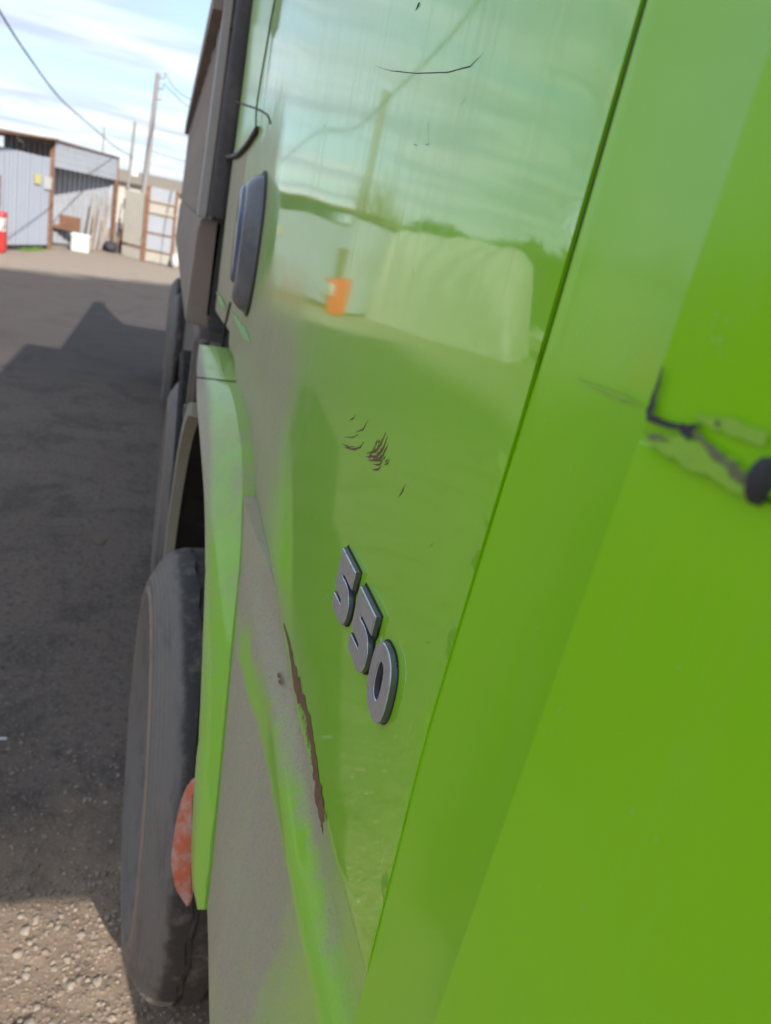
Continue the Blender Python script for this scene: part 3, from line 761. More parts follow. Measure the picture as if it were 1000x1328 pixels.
# dark grommet at the right edge
bm = bmesh.new()
gc = dhit(998, 622)
for i, (r0, xo) in enumerate(((1.0, 0.0), (0.9, -0.004), (0.6, -0.006))):
    rg = [bm.verts.new((gc.x+xo+0.001, gc.y + 0.0028*r0*math.cos(a), gc.z + 0.0070*r0*(1+0.12*math.sin(3*a))*math.sin(a))) for a in [2*PI*k/24 for k in range(24)]]
    if i:
        for k in range(24): bm.faces.new((prev[k], prev[(k+1) % 24], rg[(k+1) % 24], rg[k]))
    prev = rg
bm.faces.new(prev); bmesh.ops.recalc_face_normals(bm, faces=bm.faces)
T('rubber_plug', bm, M['scuff'], True)
# clean spots low behind the handle
M['mint'] = simple('fresh_pale_green', (0.25, 0.52, 0.20), 0.5, var=0.1)
bm = bmesh.new()
flake(bm, [(303, 407), (310, 420), (318, 432), (325, 444)], [.001, .009, .011, .003], .0012)
flake(bm, [(282, 378), (288, 390), (294, 400)], [.001, .010, .003], .004)
sub('wiped_spots', bm, M['mint'], door)

# ---- wheels
def tyre_bm():
    bm = bmesh.new(); n = 96
    # (x from the outer face inwards, radius)
    prof = [(0.075, 0.285), (0.050, 0.300), (0.030, 0.335), (0.018, 0.362), (0.0155, 0.366), (0.008, 0.385), (0.002, 0.400), (0.000, 0.410), (0.005, 0.416), (0.006, 0.428), (0.004, 0.432), (0.010, 0.446), (0.014, 0.450), (0.022, 0.465), (0.030, 0.480), (0.039, 0.492), (0.049, 0.502), (0.060, 0.5095), (0.072, 0.5145), (0.082, 0.5175),
            (0.092, 0.519), (0.094, 0.508), (0.104, 0.508), (0.106, 0.5195), (0.146, 0.5205), (0.148, 0.508), (0.158, 0.508), (0.160, 0.5205), (0.200, 0.5195), (0.202, 0.508), (0.212, 0.508), (0.214, 0.519), (0.240, 0.517), (0.262, 0.500), (0.300, 0.44), (0.305, 0.38), (0.25, 0.285)]
    rings = []
    for i in range(n):
        a = 2*PI*i/n; rg = []
        for k, (x, r) in enumerate(prof):
            dz = 0.0035*(1 if (i//2) % 2 else -1) if 20 <= k <= 30 and (i % 2 == 0) else 0
            if k in (18, 19): dz += 0.0012*math.sin(i*5.3)+0.001*math.sin(i*2.1)
            rg.append(bm.verts.new((x+dz-0.155, r*math.cos(a), r*math.sin(a))))
        rings.append(rg)
    for i in range(n):
        A_, B_ = rings[i], rings[(i+1) % n]
        for k in range(len(prof)-1): bm.faces.new((A_[k], B_[k], B_[k+1], A_[k+1]))
    bmesh.ops.recalc_face_normals(bm, faces=bm.faces)
    return bm
def rim_bm():
    bm = bmesh.new(); n = 48
    prof = [(0.078, 0.286), (0.066, 0.282), (0.072, 0.262), (0.12, 0.25), (0.135, 0.19), (0.10, 0.15), (0.07, 0.13), (0.045, 0.12), (0.04, 0.0)]
    rings = [[bm.verts.new((x-0.155, r*math.cos(2*PI*i/n), r*math.sin(2*PI*i/n))) for x, r in prof[:-1]] for i in range(n)]
    c = bm.verts.new((0.04-0.155, 0, 0))
    for i in range(n):
        A_, B_ = rings[i], rings[(i+1) % n]
        for k in range(len(prof)-2): bm.faces.new((A_[k], B_[k], B_[k+1], A_[k+1]))
        bm.faces.new((A_[-1], B_[-1], c))
    for i in range(10):
        a = 2*PI*i/10
        tube(bm, [(0.108-0.155, 0.167*math.cos(a), 0.167*math.sin(a)), (0.085-0.155, 0.167*math.cos(a), 0.167*math.sin(a))], 0.014, 6)
    bmesh.ops.recalc_face_normals(bm, faces=bm.faces)
    return bm
wheel0 = obj('wheel', tyre_bm(), M['tyre'], None, True, None, 50)
wheel0.location = (0.188, 1.53, 0.518); setparent(wheel0, truck)
rim0 = obj('rim', rim_bm(), M['steel'], None, True, None, 35); rim0.parent = wheel0
def copy_wheel(loc, flip=False):
    w = wheel0.copy(); COL.objects.link(w); w.location = loc; w.rotation_euler = (0, 0, 0)
    if flip: w.rotation_euler = (0, 0, PI)
    r = rim0.copy(); COL.objects.link(r); r.parent = w; return w
wheel0.rotation_euler = (0, 0, math.radians(2.6)); wheel0.location.x = 0.192
wheel0['label'] = 'dusty front wheel with grooved tread'
for y, x in ((3.42, 0.225), (6.70, 0.235), (8.02, 0.235)): copy_wheel((x, y, 0.518))
for y in (1.53, 3.42, 6.70, 8.02): copy_wheel((2.50, y, 0.518), True)
for w in [o for o in bpy.data.objects if o.name.startswith('wheel.')]:
    if 'label' in w: del w['label']

# chassis, tank, axle stuff
bm = bmesh.new(); box(bm, 0.85, 1.0, 1.9, 8.4, 0.80, 1.10, 0.01); box(bm, 1.75, 1.9, 1.9, 8.4, 0.80, 1.10, 0.01)
for y in (2.3, 3.4, 5.0, 7.0, 8.4): box(bm, 1.0, 1.75, y-0.08, y+0.08, 0.7, 1.05)
T('chassis', bm, M['dark'])
for y in (3.42, 6.70, 8.02):
    bm = bmesh.new(); tube(bm, [(0.4, y, 0.518), (2.35, y, 0.518)], 0.09, 12); T('axle', bm, M['dark'], True)
bm = bmesh.new(); box(bm, 0.20, 0.80, 4.25, 6.2, 0.55, 1.15, 0.07); T('fuel_tank', bm, M['steel'])
bm = bmesh.new(); box(bm, 0.30, 0.80, 2.36, 2.72, 0.62, 1.36, 0.03); T('battery_box', bm, M['dark'])
# rear mudguard over second wheel: arc, plus brackets
bm = bmesh.new(); rows = []
for i in range(31):
    a = math.radians(15) + math.radians(150)*i/30
    y, z = 3.42 - 0.66*math.cos(a), 0.52 + 0.64*math.sin(a)
    rows.append([bm.verts.new((x, y, z)) for x in (0.10, 0.115, 0.52)])
    rows[-1][0].co.z -= 0.03*math.sin(a)
    if i:
        for k in range(2): bm.faces.new((rows[-2][k], rows[-1][k], rows[-1][k+1], rows[-2][k+1]))
bmesh.ops.solidify(bm, geom=bm.faces[:], thickness=0.008)
T('mudguard', bm, simple('mudguard_plastic', (0.05, 0.047, 0.045), 0.7, dirt=(0.16, 0.13, 0.11, 1)), True, angle=40)
bm = bmesh.new()
tube(bm, [(0.15, 2.62, 1.36), (0.145, 2.64, 1.16), (0.15, 2.70, 1.10), (0.3, 2.72, 1.08)], 0.016, 8)
tube(bm, [(0.19, 2.60, 1.36), (0.185, 2.60, 1.20), (0.22, 2.6, 1.12), (0.3, 2.6, 1.08)], 0.020, 8)
box(bm, 0.11, 0.26, 2.63, 2.68, 1.07, 1.12, 0.008); box(bm, 0.12, 0.16, 2.7, 2.74, 0.98, 1.34, 0.006)
T('mounting_bracket', bm, M['steel'], True, angle=40)

# tipping body
LEAN = 0.02
def bx_(z): return 0.088 + LEAN*max(0, z-1.40)*1.0
def leanbox(bm, y0, y1, z0, z1, xo0, xo1, bev=0.0):
    n0 = len(bm.verts); box(bm, 0, 1, y0, y1, z0, z1)
    bm.verts.ensure_lookup_table()
    for v in bm.verts[n0:]:
        v.co.x = bx_(v.co.z) + (xo0 if v.co.x < 0.5 else xo1)
    return bm
bm = bmesh.new(); leanbox(bm, 2.82, 8.45, 1.70, 2.36, 0.045, 0.075); 
body = T('tipping_body', bm, simple('recess_shade_sheet', (0.13, 0.10, 0.085), 0.8), label='dusty brown ribbed tipping body')  # sheet between the ribs darkened in its colour as recess shade
bm = bmesh.new(); box(bm, 0.16, 2.5, 2.80, 2.86, 1.42, 2.55); sub('headboard', bm, M['bodydark'], body)
bm = bmesh.new(); box(bm, 2.44, 2.5, 2.84, 8.5, 1.42, 2.4); sub('far_side', bm, M['bodypaint'], body)
bm = bmesh.new(); box(bm, 0.15, 2.48, 2.84, 8.45, 1.42, 1.48); sub('floor_plate', bm, M['dark'], body)
# lower rail: outward box, chamfered front
bm = bmesh.new()
vsq = [(0.088, 1.385), (0.172, 1.375), (0.178, 1.74), (0.108, 1.745), (0.098, 1.70)]
a_ = [bm.verts.new((x, 2.80, z)) for x, z in vsq]; b_ = [bm.verts.new((x-0.006, 8.5, z)) for x, z in vsq]
bm.faces.new(a_); bm.faces.new(b_[::-1])
for i in range(5): bm.faces.new((a_[i], a_[(i+1) % 5], b_[(i+1) % 5], b_[i]))
bmesh.ops.recalc_face_normals(bm, faces=bm.faces); bmesh.ops.bevel(bm, geom=bm.edges[:], offset=0.006, segments=2, affect='EDGES')
sub('bottom_rail', bm, M['bodypaint'], body, True, angle=30)
bm = bmesh.new(); leanbox(bm, 2.83, 8.5, 2.365, 2.46, -0.035, 0.11); sub('top_rail', bm, M['bodypaint'], body)
rib0 = None
for i in range(14):
    if rib0 is None:
        bm = bmesh.new(); leanbox(bm, -0.06, 0.06, 1.748, 2.362, 0.0, 0.043)
        bmesh.ops.bevel(bm, geom=bm.edges[:], offset=0.006, segments=1, affect='EDGES')
        rib0 = obj('rib', bm, simple('dusty_lightened_rib', (0.36, 0.30, 0.26), 0.8, var=0.3, scale=6)); rb = rib0  # rib colour lightened to stand out from the shade painted in the recesses
    else:
        rb = rib0.copy(); COL.objects.link(rb)
    rb.parent = body; rb.location = (0, 3.12 + 0.39*i, 0)
# front corner post: pale angle edge and dark round column in front of it
bm = bmesh.new(); leanbox(bm, 2.74, 2.815, 1.75, 2.60, -0.004, 0.020); sub('corner_post', bm, simple('pale_grey_edge', (0.40, 0.37, 0.36), 0.5, var=0.2), body)
bm = bmesh.new(); tube(bm, [(bx_(z)+0.072, 2.70, z) for z in (1.755, 2.0, 2.2, 2.4, 2.6)], 0.046, 20)
T('intake_pipe', bm, M['bodydark'], True, 'dark round vertical pipe behind the cab', 40)

# ------------------------------------------------------------------ background: shed
def corr_sheet(a, b, z0, z1, pitch=0.10, depth=0.018, name='sheet'):
    """corrugated metal sheet from a to b; trapezoid ribs; z0,z1 may be pairs (slanted)"""
    a = Vector((a[0], a[1])); b = Vector((b[0], b[1])); d = b-a; Ln = d.length; d.normalize(); n = Vector((-d.y, d.x))
    bm = bmesh.new(); pts = []
    s = 0.0; k = 0
    seq = [(0, 0), (0.35, 0), (0.45, 1), (0.80, 1), (0.9, 0)]
    while s < Ln:
        for f_, h in seq:
            q = s + f_*pitch
            if q <= Ln: pts.append((q, h*depth))
        s += pitch
    pts.append((Ln, 0))
    z0 = z0 if isinstance(z0, tuple) else (z0, z0); z1 = z1 if isinstance(z1, tuple) else (z1, z1)
    lo, hi = [], []
    for q, h in pts:
        p = a + d*q + n*h; f_ = q/Ln
        lo.append(bm.verts.new((p.x, p.y, z0[0]*(1-f_)+z0[1]*f_))); hi.append(bm.verts.new((p.x, p.y, z1[0]*(1-f_)+z1[1]*f_)))
    for i in range(len(pts)-1): bm.faces.new((lo[i], lo[i+1], hi[i+1], hi[i]))
    bmesh.ops.recalc_face_normals(bm, faces=bm.faces); bmesh.ops.solidify(bm, geom=bm.faces[:], thickness=0.008)
    return bm
M['galv'] = simple('galvanised_sheet', (0.40, 0.42, 0.46), 0.5, 0.15, var=0.12, scale=2, dirt=(0.33, 0.31, 0.28, 1), dscale=1.2)
M['galvblue'] = simple('pale_blue_sheet', (0.36, 0.39, 0.45), 0.5, 0.1, var=0.08, scale=1.5)
M['rusty'] = simple('rusty_steel', (0.17, 0.085, 0.05), 0.85, var=0.4, scale=10, dirt=(0.28, 0.16, 0.09, 1))
M['palesheet'] = simple('cream_corrugated', (0.42, 0.40, 0.35), 0.7, var=0.12, scale=2, dirt=(0.30, 0.20, 0.13, 1), dscale=3, dpos=(0.55, 0.8))
M['roofdark'] = simple('dark_roof_underside', (0.05, 0.045, 0.045), 0.9)
M['red'] = simple('red_plastic', (0.62, 0.02, 0.02), 0.4, var=0.15)
M['white'] = simple('white_paint', (0.52, 0.52, 0.50), 0.6, var=0.08)
M['yellow'] = simple('yellow_sign', (0.58, 0.50, 0.20), 0.5, var=0.05)
M['wood'] = simple('weathered_wood', (0.27, 0.21, 0.16), 0.85, var=0.35, scale=12, dirt=(0.16, 0.10, 0.07, 1))
M['greywood'] = simple('grey_pole_wood', (0.26, 0.24, 0.23), 0.85, var=0.2, scale=8)
M['wire'] = simple('cable_black', (0.10, 0.10, 0.13), 0.9, bmp=0)
PC = (-2.62, 20.0)      # corner post
PL = (-3.42, 17.45)      # left end
PR = (-1.42, 22.9)      # right end of bay
shed = empty('metal_shed', (PC[0], PC[1], 0), 'grey metal shed with closed panel and open bay', 'shed')
def lerp2(a, b, t_): return (a[0]+(b[0]-a[0])*t_, a[1]+(b[1]-a[1])*t_)
nL = Vector((-(PR[1]-PC[1]), PR[0]-PC[0])).normalized()     # into the shed from the facade
# closed panel, sheet by sheet
proto = None
segs = 5
for i in range(segs):
    a, b = lerp2(PC, PL, (i+0.02)/segs), lerp2(PC, PL, (i+0.99)/segs)
    obj('wall_panel', corr_sheet(b, a, 0.10, (1.98, 1.98) if i else (1.98, 2.0), 0.16, 0.012), M['galvblue'], shed)
bm = bmesh.new(); obox(bm, PL, PC, 0.05, 0.0, 0.09); obj('wall_base', bm, M['dark'], shed)
# left end wall seen only in the reflection
PLb = (PL[0]-3.2, PL[1]+1.3)
obj('end_wall', corr_sheet(PLb, PL, 0.05, 2.1, 0.16, 0.015), M['galv'], shed)
# corner post and right post
for p, w_ in ((PC, 0.10), (PR, 0.08)):
    bm = bmesh.new(); box(bm, p[0]-w_/2, p[0]+w_/2, p[1]-w_/2-0.03, p[1]+w_/2-0.03, 0, 2.36); obj('post', bm, M['rusty'], shed)
# fascia: horizontal profile sheets
for k in range(4):
    bm = bmesh.new(); z0 = 1.82 + k*0.137
    obox(bm, (PC[0]+0.05, PC[1]-0.06), (PR[0]+0.03, PR[1]-0.02), 0.012 + 0.008*(k % 2), (z0, z0-0.0), (z0+0.134, z0+0.134-0.0)); obj('fascia_board', bm, M['galv'], shed)
# roof slab and eave over the closed panel
def roofslab(pts, th, name, mat):
    bm = bmesh.new(); lo = [bm.verts.new((x, y, z)) for x, y, z in pts]; hi = [bm.verts.new((x, y, z+th)) for x, y, z in pts]
    bm.faces.new(lo[::-1]); bm.faces.new(hi)
    for i in range(len(pts)): bm.faces.new((lo[i], lo[(i+1) % len(pts)], hi[(i+1) % len(pts)], hi[i]))
    bmesh.ops.recalc_face_normals(bm, faces=bm.faces); return obj(name, bm, mat, shed)
back = Vector((nL.x, nL.y))*3.4
roofslab([(PC[0]+0.1, PC[1]-0.1, 2.37), (PR[0]+0.06, PR[1]-0.05, 2.37), (PR[0]+back.x, PR[1]+back.y, 2.30), (PC[0]+back.x, PC[1]+back.y, 2.30)], 0.03, 'roof', M['rusty'])
roofslab([(PL[0]+0.25, PL[1]-0.25, 2.22), (PC[0]+0.13, PC[1]-0.12, 2.375), (PC[0]+back.x-0.02, PC[1]+back.y, 2.1), (PL[0]-3.2, PL[1]+1.2, 1.95)], 0.04, 'roof', M['rusty'])
# back wall and right wall of the bay
Bb = Vector((nL.x, nL.y))*0.98
bl = (PC[0]+Bb.x, PC[1]+Bb.y); br = (PR[0]+nL.x*0.16, PR[1]+nL.y*0.16)
obj('back_wall', corr_sheet((bl[0]-0.12, bl[1]-0.3), br, 0.05, 2.29, 0.17, 0.05), M['galv'], shed)
obj('bay_end_wall', corr_sheet(br, (PR[0], PR[1]+0.06), 0.05, 2.29, 0.17, 0.03), M['galv'], shed)
# bench in the bay
def at(ratio, Y, z): return Vector((ratio*Y, Y, z))
bench = empty('bench', (-2.55, 21.2, 0), 'dark brown low bench inside the open bay', 'bench')
bm = bmesh.new(); box(bm, -2.80, -2.12, 21.25, 21.55, 0.42, 0.50); obj('seat', bm, M['rusty'], bench)
bm = bmesh.new(); box(bm, -2.80, -2.12, 21.56, 21.60, 0.50, 0.75); obj('backrest', bm, M['rusty'], bench)
for xx in (-2.78, -2.20):
    bm = bmesh.new(); box(bm, xx, xx+0.06, 21.28, 21.52, 0, 0.415); obj('leg', bm, M['roofdark'], bench)
# white crate
bm = bmesh.new(); box(bm, -2.22, -1.80, 20.62, 20.95, 0.0, 0.44, 0.03); box(bm, -2.24, -1.78, 20.60, 20.97, 0.36, 0.41, 0.01)
tag(obj('plastic_tub', bm, M['white']), 'white plastic tub on the ground before the open bay', 'tub')
# leaning planks
for i, (x0, x1, z1) in enumerate(((-1.98, -1.90, 1.25), (-1.86, -1.84, 0.95), (-1.80, -1.74, 1.1), (-1.70, -1.64, 0.8), (-1.66, -1.56, 1.15), (-1.60, -1.45, 0.9))):
    bm = bmesh.new(); y0 = 21.6 + 0.22*i
    tube(bm, [(x0, y0, 0.0), (x1, y0+0.45, z1)], 0.045, 4)
    tag(obj('plank', bm, M['wood'] if i % 2 else M['greywood']), '%s leaning in the open bay, %s from the white tub' % ('brown weathered plank' if i % 2 else 'grey plank', ('first', 'second', 'third', 'fourth', 'fifth', 'sixth')[i]), 'plank', 'planks leaning in the bay')
# dark sack near right post
bm = bmesh.new(); bmesh.ops.create_icosphere(bm, subdivisions=3, radius=0.2)
for v in bm.verts:
    v.co.x *= 0.9; v.co.z = max(-0.14, v.co.z*0.75); v.co *= 1 + 0.15*noise.noise(v.co*9)
    v.co += Vector((-1.42, 22.35, 0.14))
tag(obj('dark_sack', bm, M['scuff'], smooth_=True), 'small dark sack on the ground by the right post of the bay', 'sack')
# scrap heap by the post
scrap = empty('scrap_pile', (-1.15, 22.6, 0), 'pile of rusty scrap bars between the bay and the gate', 'scrap')
rnd = random.Random(3)
for i in range(16):
    x, y = -1.25+rnd.uniform(-0.15, 0.2), 22.6+rnd.uniform(-0.2, 0.3)
    bm = bmesh.new(); tube(bm, [(x, y, 0.02), (x+rnd.uniform(-0.1, 0.38), y+rnd.uniform(-0.1, 0.3), rnd.uniform(0.5, 1.75))], rnd.uniform(0.012, 0.035), 5)
    obj('bar', bm, M['rusty'] if i % 3 else M['roofdark'], scrap)
bm = bmesh.new(); box(bm, -1.18, -0.78, 22.5, 22.7, 1.15, 1.42, 0.03); obj('rusty_box', bm, M['rusty'], scrap)
bm = bmesh.new(); box(bm, -1.05, -0.86, 22.45, 22.6, 2.0, 2.22, 0.03); obj('lamp_housing', bm, M['white'], scrap)
# signs on the closed panel
fd = (Vector(PC)-Vector(PL)).normalized()
def on_facade(dist, out=0.03): p = Vector(PC) - fd*dist; return (p.x + fd.y*out, p.y - fd.x*out)
for nm, d0, d1, z0, z1, mat_, lab in (('yellow_sign', 0.60, 0.88, 1.40, 1.60, M['yellow'], 'small yellow sign on the closed grey panel near the corner post'),
                               ('white_notice', 0.10, 0.42, 1.32, 1.58, M['white'], 'white notice on the closed grey panel beside the corner post')):
    bm = bmesh.new(); obox(bm, on_facade(d1), on_facade(d0), 0.012, z0, z1, -1); tag(obj(nm, bm, mat_), lab, 'sign')
bm = bmesh.new(); p = on_facade(2.70, 0.02); q = on_facade(2.45, 0.02); obox(bm, p, q, 0.10, 0.85, 1.45, -1)
tag(obj('wall_cabinet', bm, M['rusty']), 'rusty brown cabinet on the closed grey panel above the red container', 'cabinet')
# red container
p = (-3.37, 17.5)
bm = bmesh.new(); box(bm, p[0]-0.26, p[0]+0.26, p[1]-0.24, p[1]+0.24, 0.0, 0.78, 0.05); 
redc = obj('red_container', bm, M['red']); tag(redc, 'bright red plastic container standing before the grey shed', 'container')
bm = bmesh.new(); box(bm, p[0]-0.22, p[0]+0.05, p[1]-0.2, p[1]+0.1, 0.782, 0.84, 0.02); c_ = obj('lid', bm, M['red']); c_.parent = redc
bm = bmesh.new(); box(bm, p[0]+0.262, p[0]+0.28, p[1]-0.20, p[1]+0.02, 0.42, 0.68, 0.0); box(bm, p[0]+0.17, p[0]+0.258, p[1]-0.252, p[1]-0.242, 0.42, 0.68); c_ = obj('white_label', bm, M['white']); c_.parent = redc
# grass tuft
bm = bmesh.new()
for i in range(160):
    q = on_facade(rnd.uniform(0.6, 1.6), rnd.uniform(0.05, 0.2)); h = rnd.uniform(0.03, 0.10); a = rnd.uniform(0, 6.28)
    v = [bm.verts.new((q[0], q[1], 0)), bm.verts.new((q[0]+0.02*math.cos(a), q[1]+0.02*math.sin(a), 0)), bm.verts.new((q[0]+0.04*math.cos(a+1), q[1]+0.04*math.sin(a+1), h))]
    bm.faces.new(v)
M['grass'] = simple('grass', (0.12, 0.22, 0.03), 0.8)
tag(obj('grass', bm, M['grass']), 'small tuft of grass at the foot of the grey panel', 'grass', kind='stuff')

# ------------------------------------------------------------------ gate and fence panel
fence = empty('sheet_fence', (-0.9, 21.9, 0), 'cream corrugated fence panel between scrap pile and gate', 'fence')
obj('fence_sheet', corr_sheet((-1.12, 22.2), (-0.62, 21.62), 0.30, 1.65, 0.09, 0.02), M['palesheet'], fence)
obj('fence_base', corr_sheet((-1.12, 22.21), (-0.62, 21.63), 0.0, 0.28, 0.09, 0.02), M['palesheet'], fence)
bm = bmesh.new(); box(bm, -0.61, -0.53, 21.55, 21.63, 0, 1.85); obj('post', bm, M['rusty'], fence)
bm = bmesh.new(); obox(bm, (-1.12, 22.16), (-0.62, 21.58), 0.02, 0.30, 0.35); obj('rail', bm, M['rusty'], fence)
gate = empty('metal_gate', (-0.2, 21.5, 0), 'pale corrugated metal gate in a rusty frame', 'gate')
gz_ = [(0.02, 0.28), (0.32, 0.72), (0.76, 1.20), (1.26, 1.48), (1.54, 1.85)]
for (z0, z1), mt in zip(gz_, (M['palesheet'], M['galv'], M['galv'], M['palesheet'], M['galv'])):
    obj('gate_panel', corr_sheet((-0.50, 21.60), (0.16, 21.46), z0, z1, 0.055, 0.015), mt, gate)
for z0 in (0.285, 0.725, 1.205, 1.485):
    bm = bmesh.new(); obox(bm, (-0.50, 21.56), (0.16, 21.42), 0.03, z0, z0+0.035); obj('gate_rail', bm, M['rusty'], gate)
for xx, yy in ((-0.53, 21.56), (0.16, 21.40)):
    bm = bmesh.new(); box(bm, xx-0.03, xx+0.03, yy, yy+0.06, 0, 1.88); obj('gate_post', bm, M['rusty'], gate)
bm = bmesh.new()
bmesh.ops.create_icosphere(bm, subdivisions=2, radius=0.16)
for v in bm.verts: v.co = Vector((v.co.x*0.8+0.27, v.co.y+21.2, v.co.z*1.3+0.18)); 
tag(obj('white_bag', bm, M['white'], smooth_=True), 'white bag lying at the right foot of the gate', 'bag')
fence2 = empty('boundary_fence', (3.5, 21.6, 0), 'long cream corrugated boundary fence to the right of the gate', 'fence')
for i in range(6): obj('fence_sheet', corr_sheet((0.25+i*1.2, 21.45), (1.42+i*1.2, 21.45), 0.02, 1.82, 0.12, 0.02), M['palesheet'], fence2)

# far building with tan roof
fb = empty('far_building', (0, 42, 0), 'low building with brown roof beyond the gate', 'building')
bm = bmesh.new(); box(bm, -3.2, 9, 40, 48, 0, 1.9); obj('wall', bm, M['palesheet'], fb)
bm = bmesh.new()
rf = [(-3.6, 39.6, 1.85), (9.4, 39.6, 1.85), (9.4, 44, 2.62), (-3.6, 44, 2.42), (-3.6, 48.4, 1.85), (9.4, 48.4, 1.85)]
v = [bm.verts.new(p) for p in rf]; bm.faces.new((v[0], v[1], v[2], v[3])); bm.faces.new((v[3], v[2], v[5], v[4])); bm.faces.new((v[0], v[3], v[4])); bm.faces.new((v[1], v[5], v[2]))
obj('roof', bm, simple('brown_roof', (0.24, 0.20, 0.15), 0.85, var=0.15, scale=1), fb)

# poles and wires
def pole(name, a, b, r0, r1, label, extras=None, mat=None):
    r = empty(name, a, label, 'pole')
    bm = bmesh.new(); tube(bm, [a, b], r0, 10, r1); obj('shaft', bm, mat or M['greywood'], r, True, None, 40)
    return r
Yp = 27.0
pt = Vector((-0.026*Yp, Yp, 1.8+0.122*Yp)); pb_ = Vector((-0.033*Yp, Yp, 0))
p1 = pole('utility_pole', tuple(pb_), tuple(pt), 0.11, 0.07, 'tall utility pole with insulators behind the gate')
for k, z in enumerate((pt.z-0.12, pt.z-0.42, pt.z-0.72)):
    xx = pb_.x + (pt.x-pb_.x)*z/pt.z
    bm = bmesh.new(); tube(bm, [(xx+0.05, Yp-0.08, z), (xx+0.20, Yp-0.08, z), (xx+0.20, Yp-0.08, z+0.08)], 0.014, 6); o = obj('bracket', bm, M['steel'], p1)
    bm = bmesh.new(); tube(bm, [(xx+0.20, Yp-0.08, z+0.08), (xx+0.20, Yp-0.08, z+0.17)], 0.035, 8); obj('insulator', bm, M['white'], p1)
Y2 = 25.0
p2 = pole('thin_pole', (-0.047*Y2-0.10, Y2, 0), (-0.0465*Y2, Y2, 1.8+0.067*Y2), 0.055, 0.04, 'thin grey pole left of the utility pole')
Y3 = 24.0
p3 = pole('short_post', (-0.078*Y3, Y3, 0), (-0.079*Y3, Y3, 1.8+0.055*Y3), 0.022, 0.02, 'short thin rod above the open bay roof')
def wire(pts, r, lab):
    bm = bmesh.new()
    P = []
    for i in range(len(pts)-1):
        for k in range(8): P.append(polyat(pts, (i+k/8)/(len(pts)-1)))
    P.append(Vector(pts[-1])); tube(bm, P, r, 6); return tag(obj('overhead_wire', bm, M['wire'], smooth_=True), lab, 'wire')
def W_(r, e, Y): return (r*Y, Y, 1.8+e*Y)
cable = [W_(-0.0465, 0.030, 25), W_(-0.065, 0.036, 22), W_(-0.085, 0.0475, 19.3), W_(-0.107, 0.060, 16.8), W_(-0.129, 0.0745, 14.8), W_(-0.158, 0.104, 12.6), W_(-0.188, 0.140, 11.0), W_(-0.26, 0.24, 8.5), (-2.3, 4, 5.0), (-2.6, -8, 6.0)]
wire(cable, 0.012, 'black cable sagging down from the upper left to the shed')
for k, (dz, sg) in enumerate(((0.0, 0), (-0.3, -0.01))):
    wire([(pt.x+0.2, Yp-0.08, pt.z+dz+0.05), W_(-0.008, 0.112-0.006*k, 24.5), W_(0.011, 0.104-0.008*k, 22), W_(0.06, 0.10-0.008*k, 17), W_(0.2, 0.14, 12)], 0.010, ('upper' if k == 0 else 'lower') + ' wire running right from the top of the utility pole')
wire([(pt.x, Yp, 2.9), (1.5, 27, 2.75), (4, 27, 2.9)], 0.010, 'thin low wire crossing the sky just above the far roof')

# ------------------------------------------------------------------ what the door reflects (left of the camera)
# pole beyond the shed and a bare tree at its foot
Yq = 24.5
p4 = pole('leaning_pole', (0.38-0.208*Yq, Yq, 0), (0.38-0.2375*Yq, Yq, 1.8+0.168*Yq), 0.17, 0.13, 'leaning wooden pole behind the closed end of the shed')
tree = empty('bare_tree', (-4.35, 23.4, 0), 'leafless bushy tree behind the closed end of the shed', 'tree')
rt = random.Random(11)
bmt = bmesh.new(); bmc = bmesh.new()
def branch(bm_, p, d, ln, r, depth):
    q = p + d*ln
    tube(bm_ if depth > 1 else bmc, [p, p.lerp(q, 0.5)+Vector((rt.uniform(-.04, .04), rt.uniform(-.04, .04), 0))*ln, q], r, 5 if depth > 1 else 3, r*0.6, cap=False)
    if depth == 0: return
    for k in range(rt.choice((3, 4))):
        nd = (d + Vector((rt.uniform(-.6, .6), rt.uniform(-.6, .6), rt.uniform(-.1, .5)))).normalized()
        branch(bm_, p.lerp(q, rt.uniform(0.5, 1)), nd, ln*rt.uniform(0.6, 0.85), r*0.55, depth-1)
for k in range(4): branch(bmt, Vector((-5.35+rt.uniform(-.3, .3), 23.2, 0)), Vector((rt.uniform(-.35, .35), rt.uniform(-.2, .2), 1)).normalized(), 1.35, 0.07, 4)
obj('trunk', bmt, M['wood'], tree); obj('twigs', bmc, M['wood'], tree)
# covered heap: light tarpaulin over a long mound with folds
A = Vector((-4.15, 17.3)); B = Vector((-6.2, 13.7))
bm = bmesh.new(); rows = []
NL, NW = 70, 30
ax = (B-A); nrm = Vector((ax.y, -ax.x)).normalized()
if nrm.x > 0: nrm = -nrm
for i in range(NL+1):
    s = i/NL; row = []
    hgt = 2.15*min(1, (s/0.03+0.4))*(1-max(0, (s-0.72)/0.28)**2.2*0.93)
    for j in range(NW+1):
        t_ = j/NW; a = PI*t_
        base = A + ax*s
        w = 0.95*(1-math.cos(a))
        z = hgt*math.sin(a)**0.55 if 0 < t_ < 1 else 0
        p = base + nrm*w
        fold = 0.025*math.sin(s*60+4*math.sin(t_*4+s*5))+0.10*noise.noise(Vector((s*9, t_*4, 0.5)))+0.05*noise.noise(Vector((s*30, t_*9, 2)))
        row.append(bm.verts.new((p.x - nrm.x*fold*math.sin(a), p.y - nrm.y*fold*math.sin(a), max(0, z + fold*0.6*math.sin(a)))))
    rows.append(row)
    if i:
        for j in range(NW): bm.faces.new((rows[-2][j], rows[-2][j+1], row[j+1], row[j]))
bm.faces.new(rows[0]); bm.faces.new(rows[-1][::-1])
bmesh.ops.recalc_face_normals(bm, faces=bm.faces)
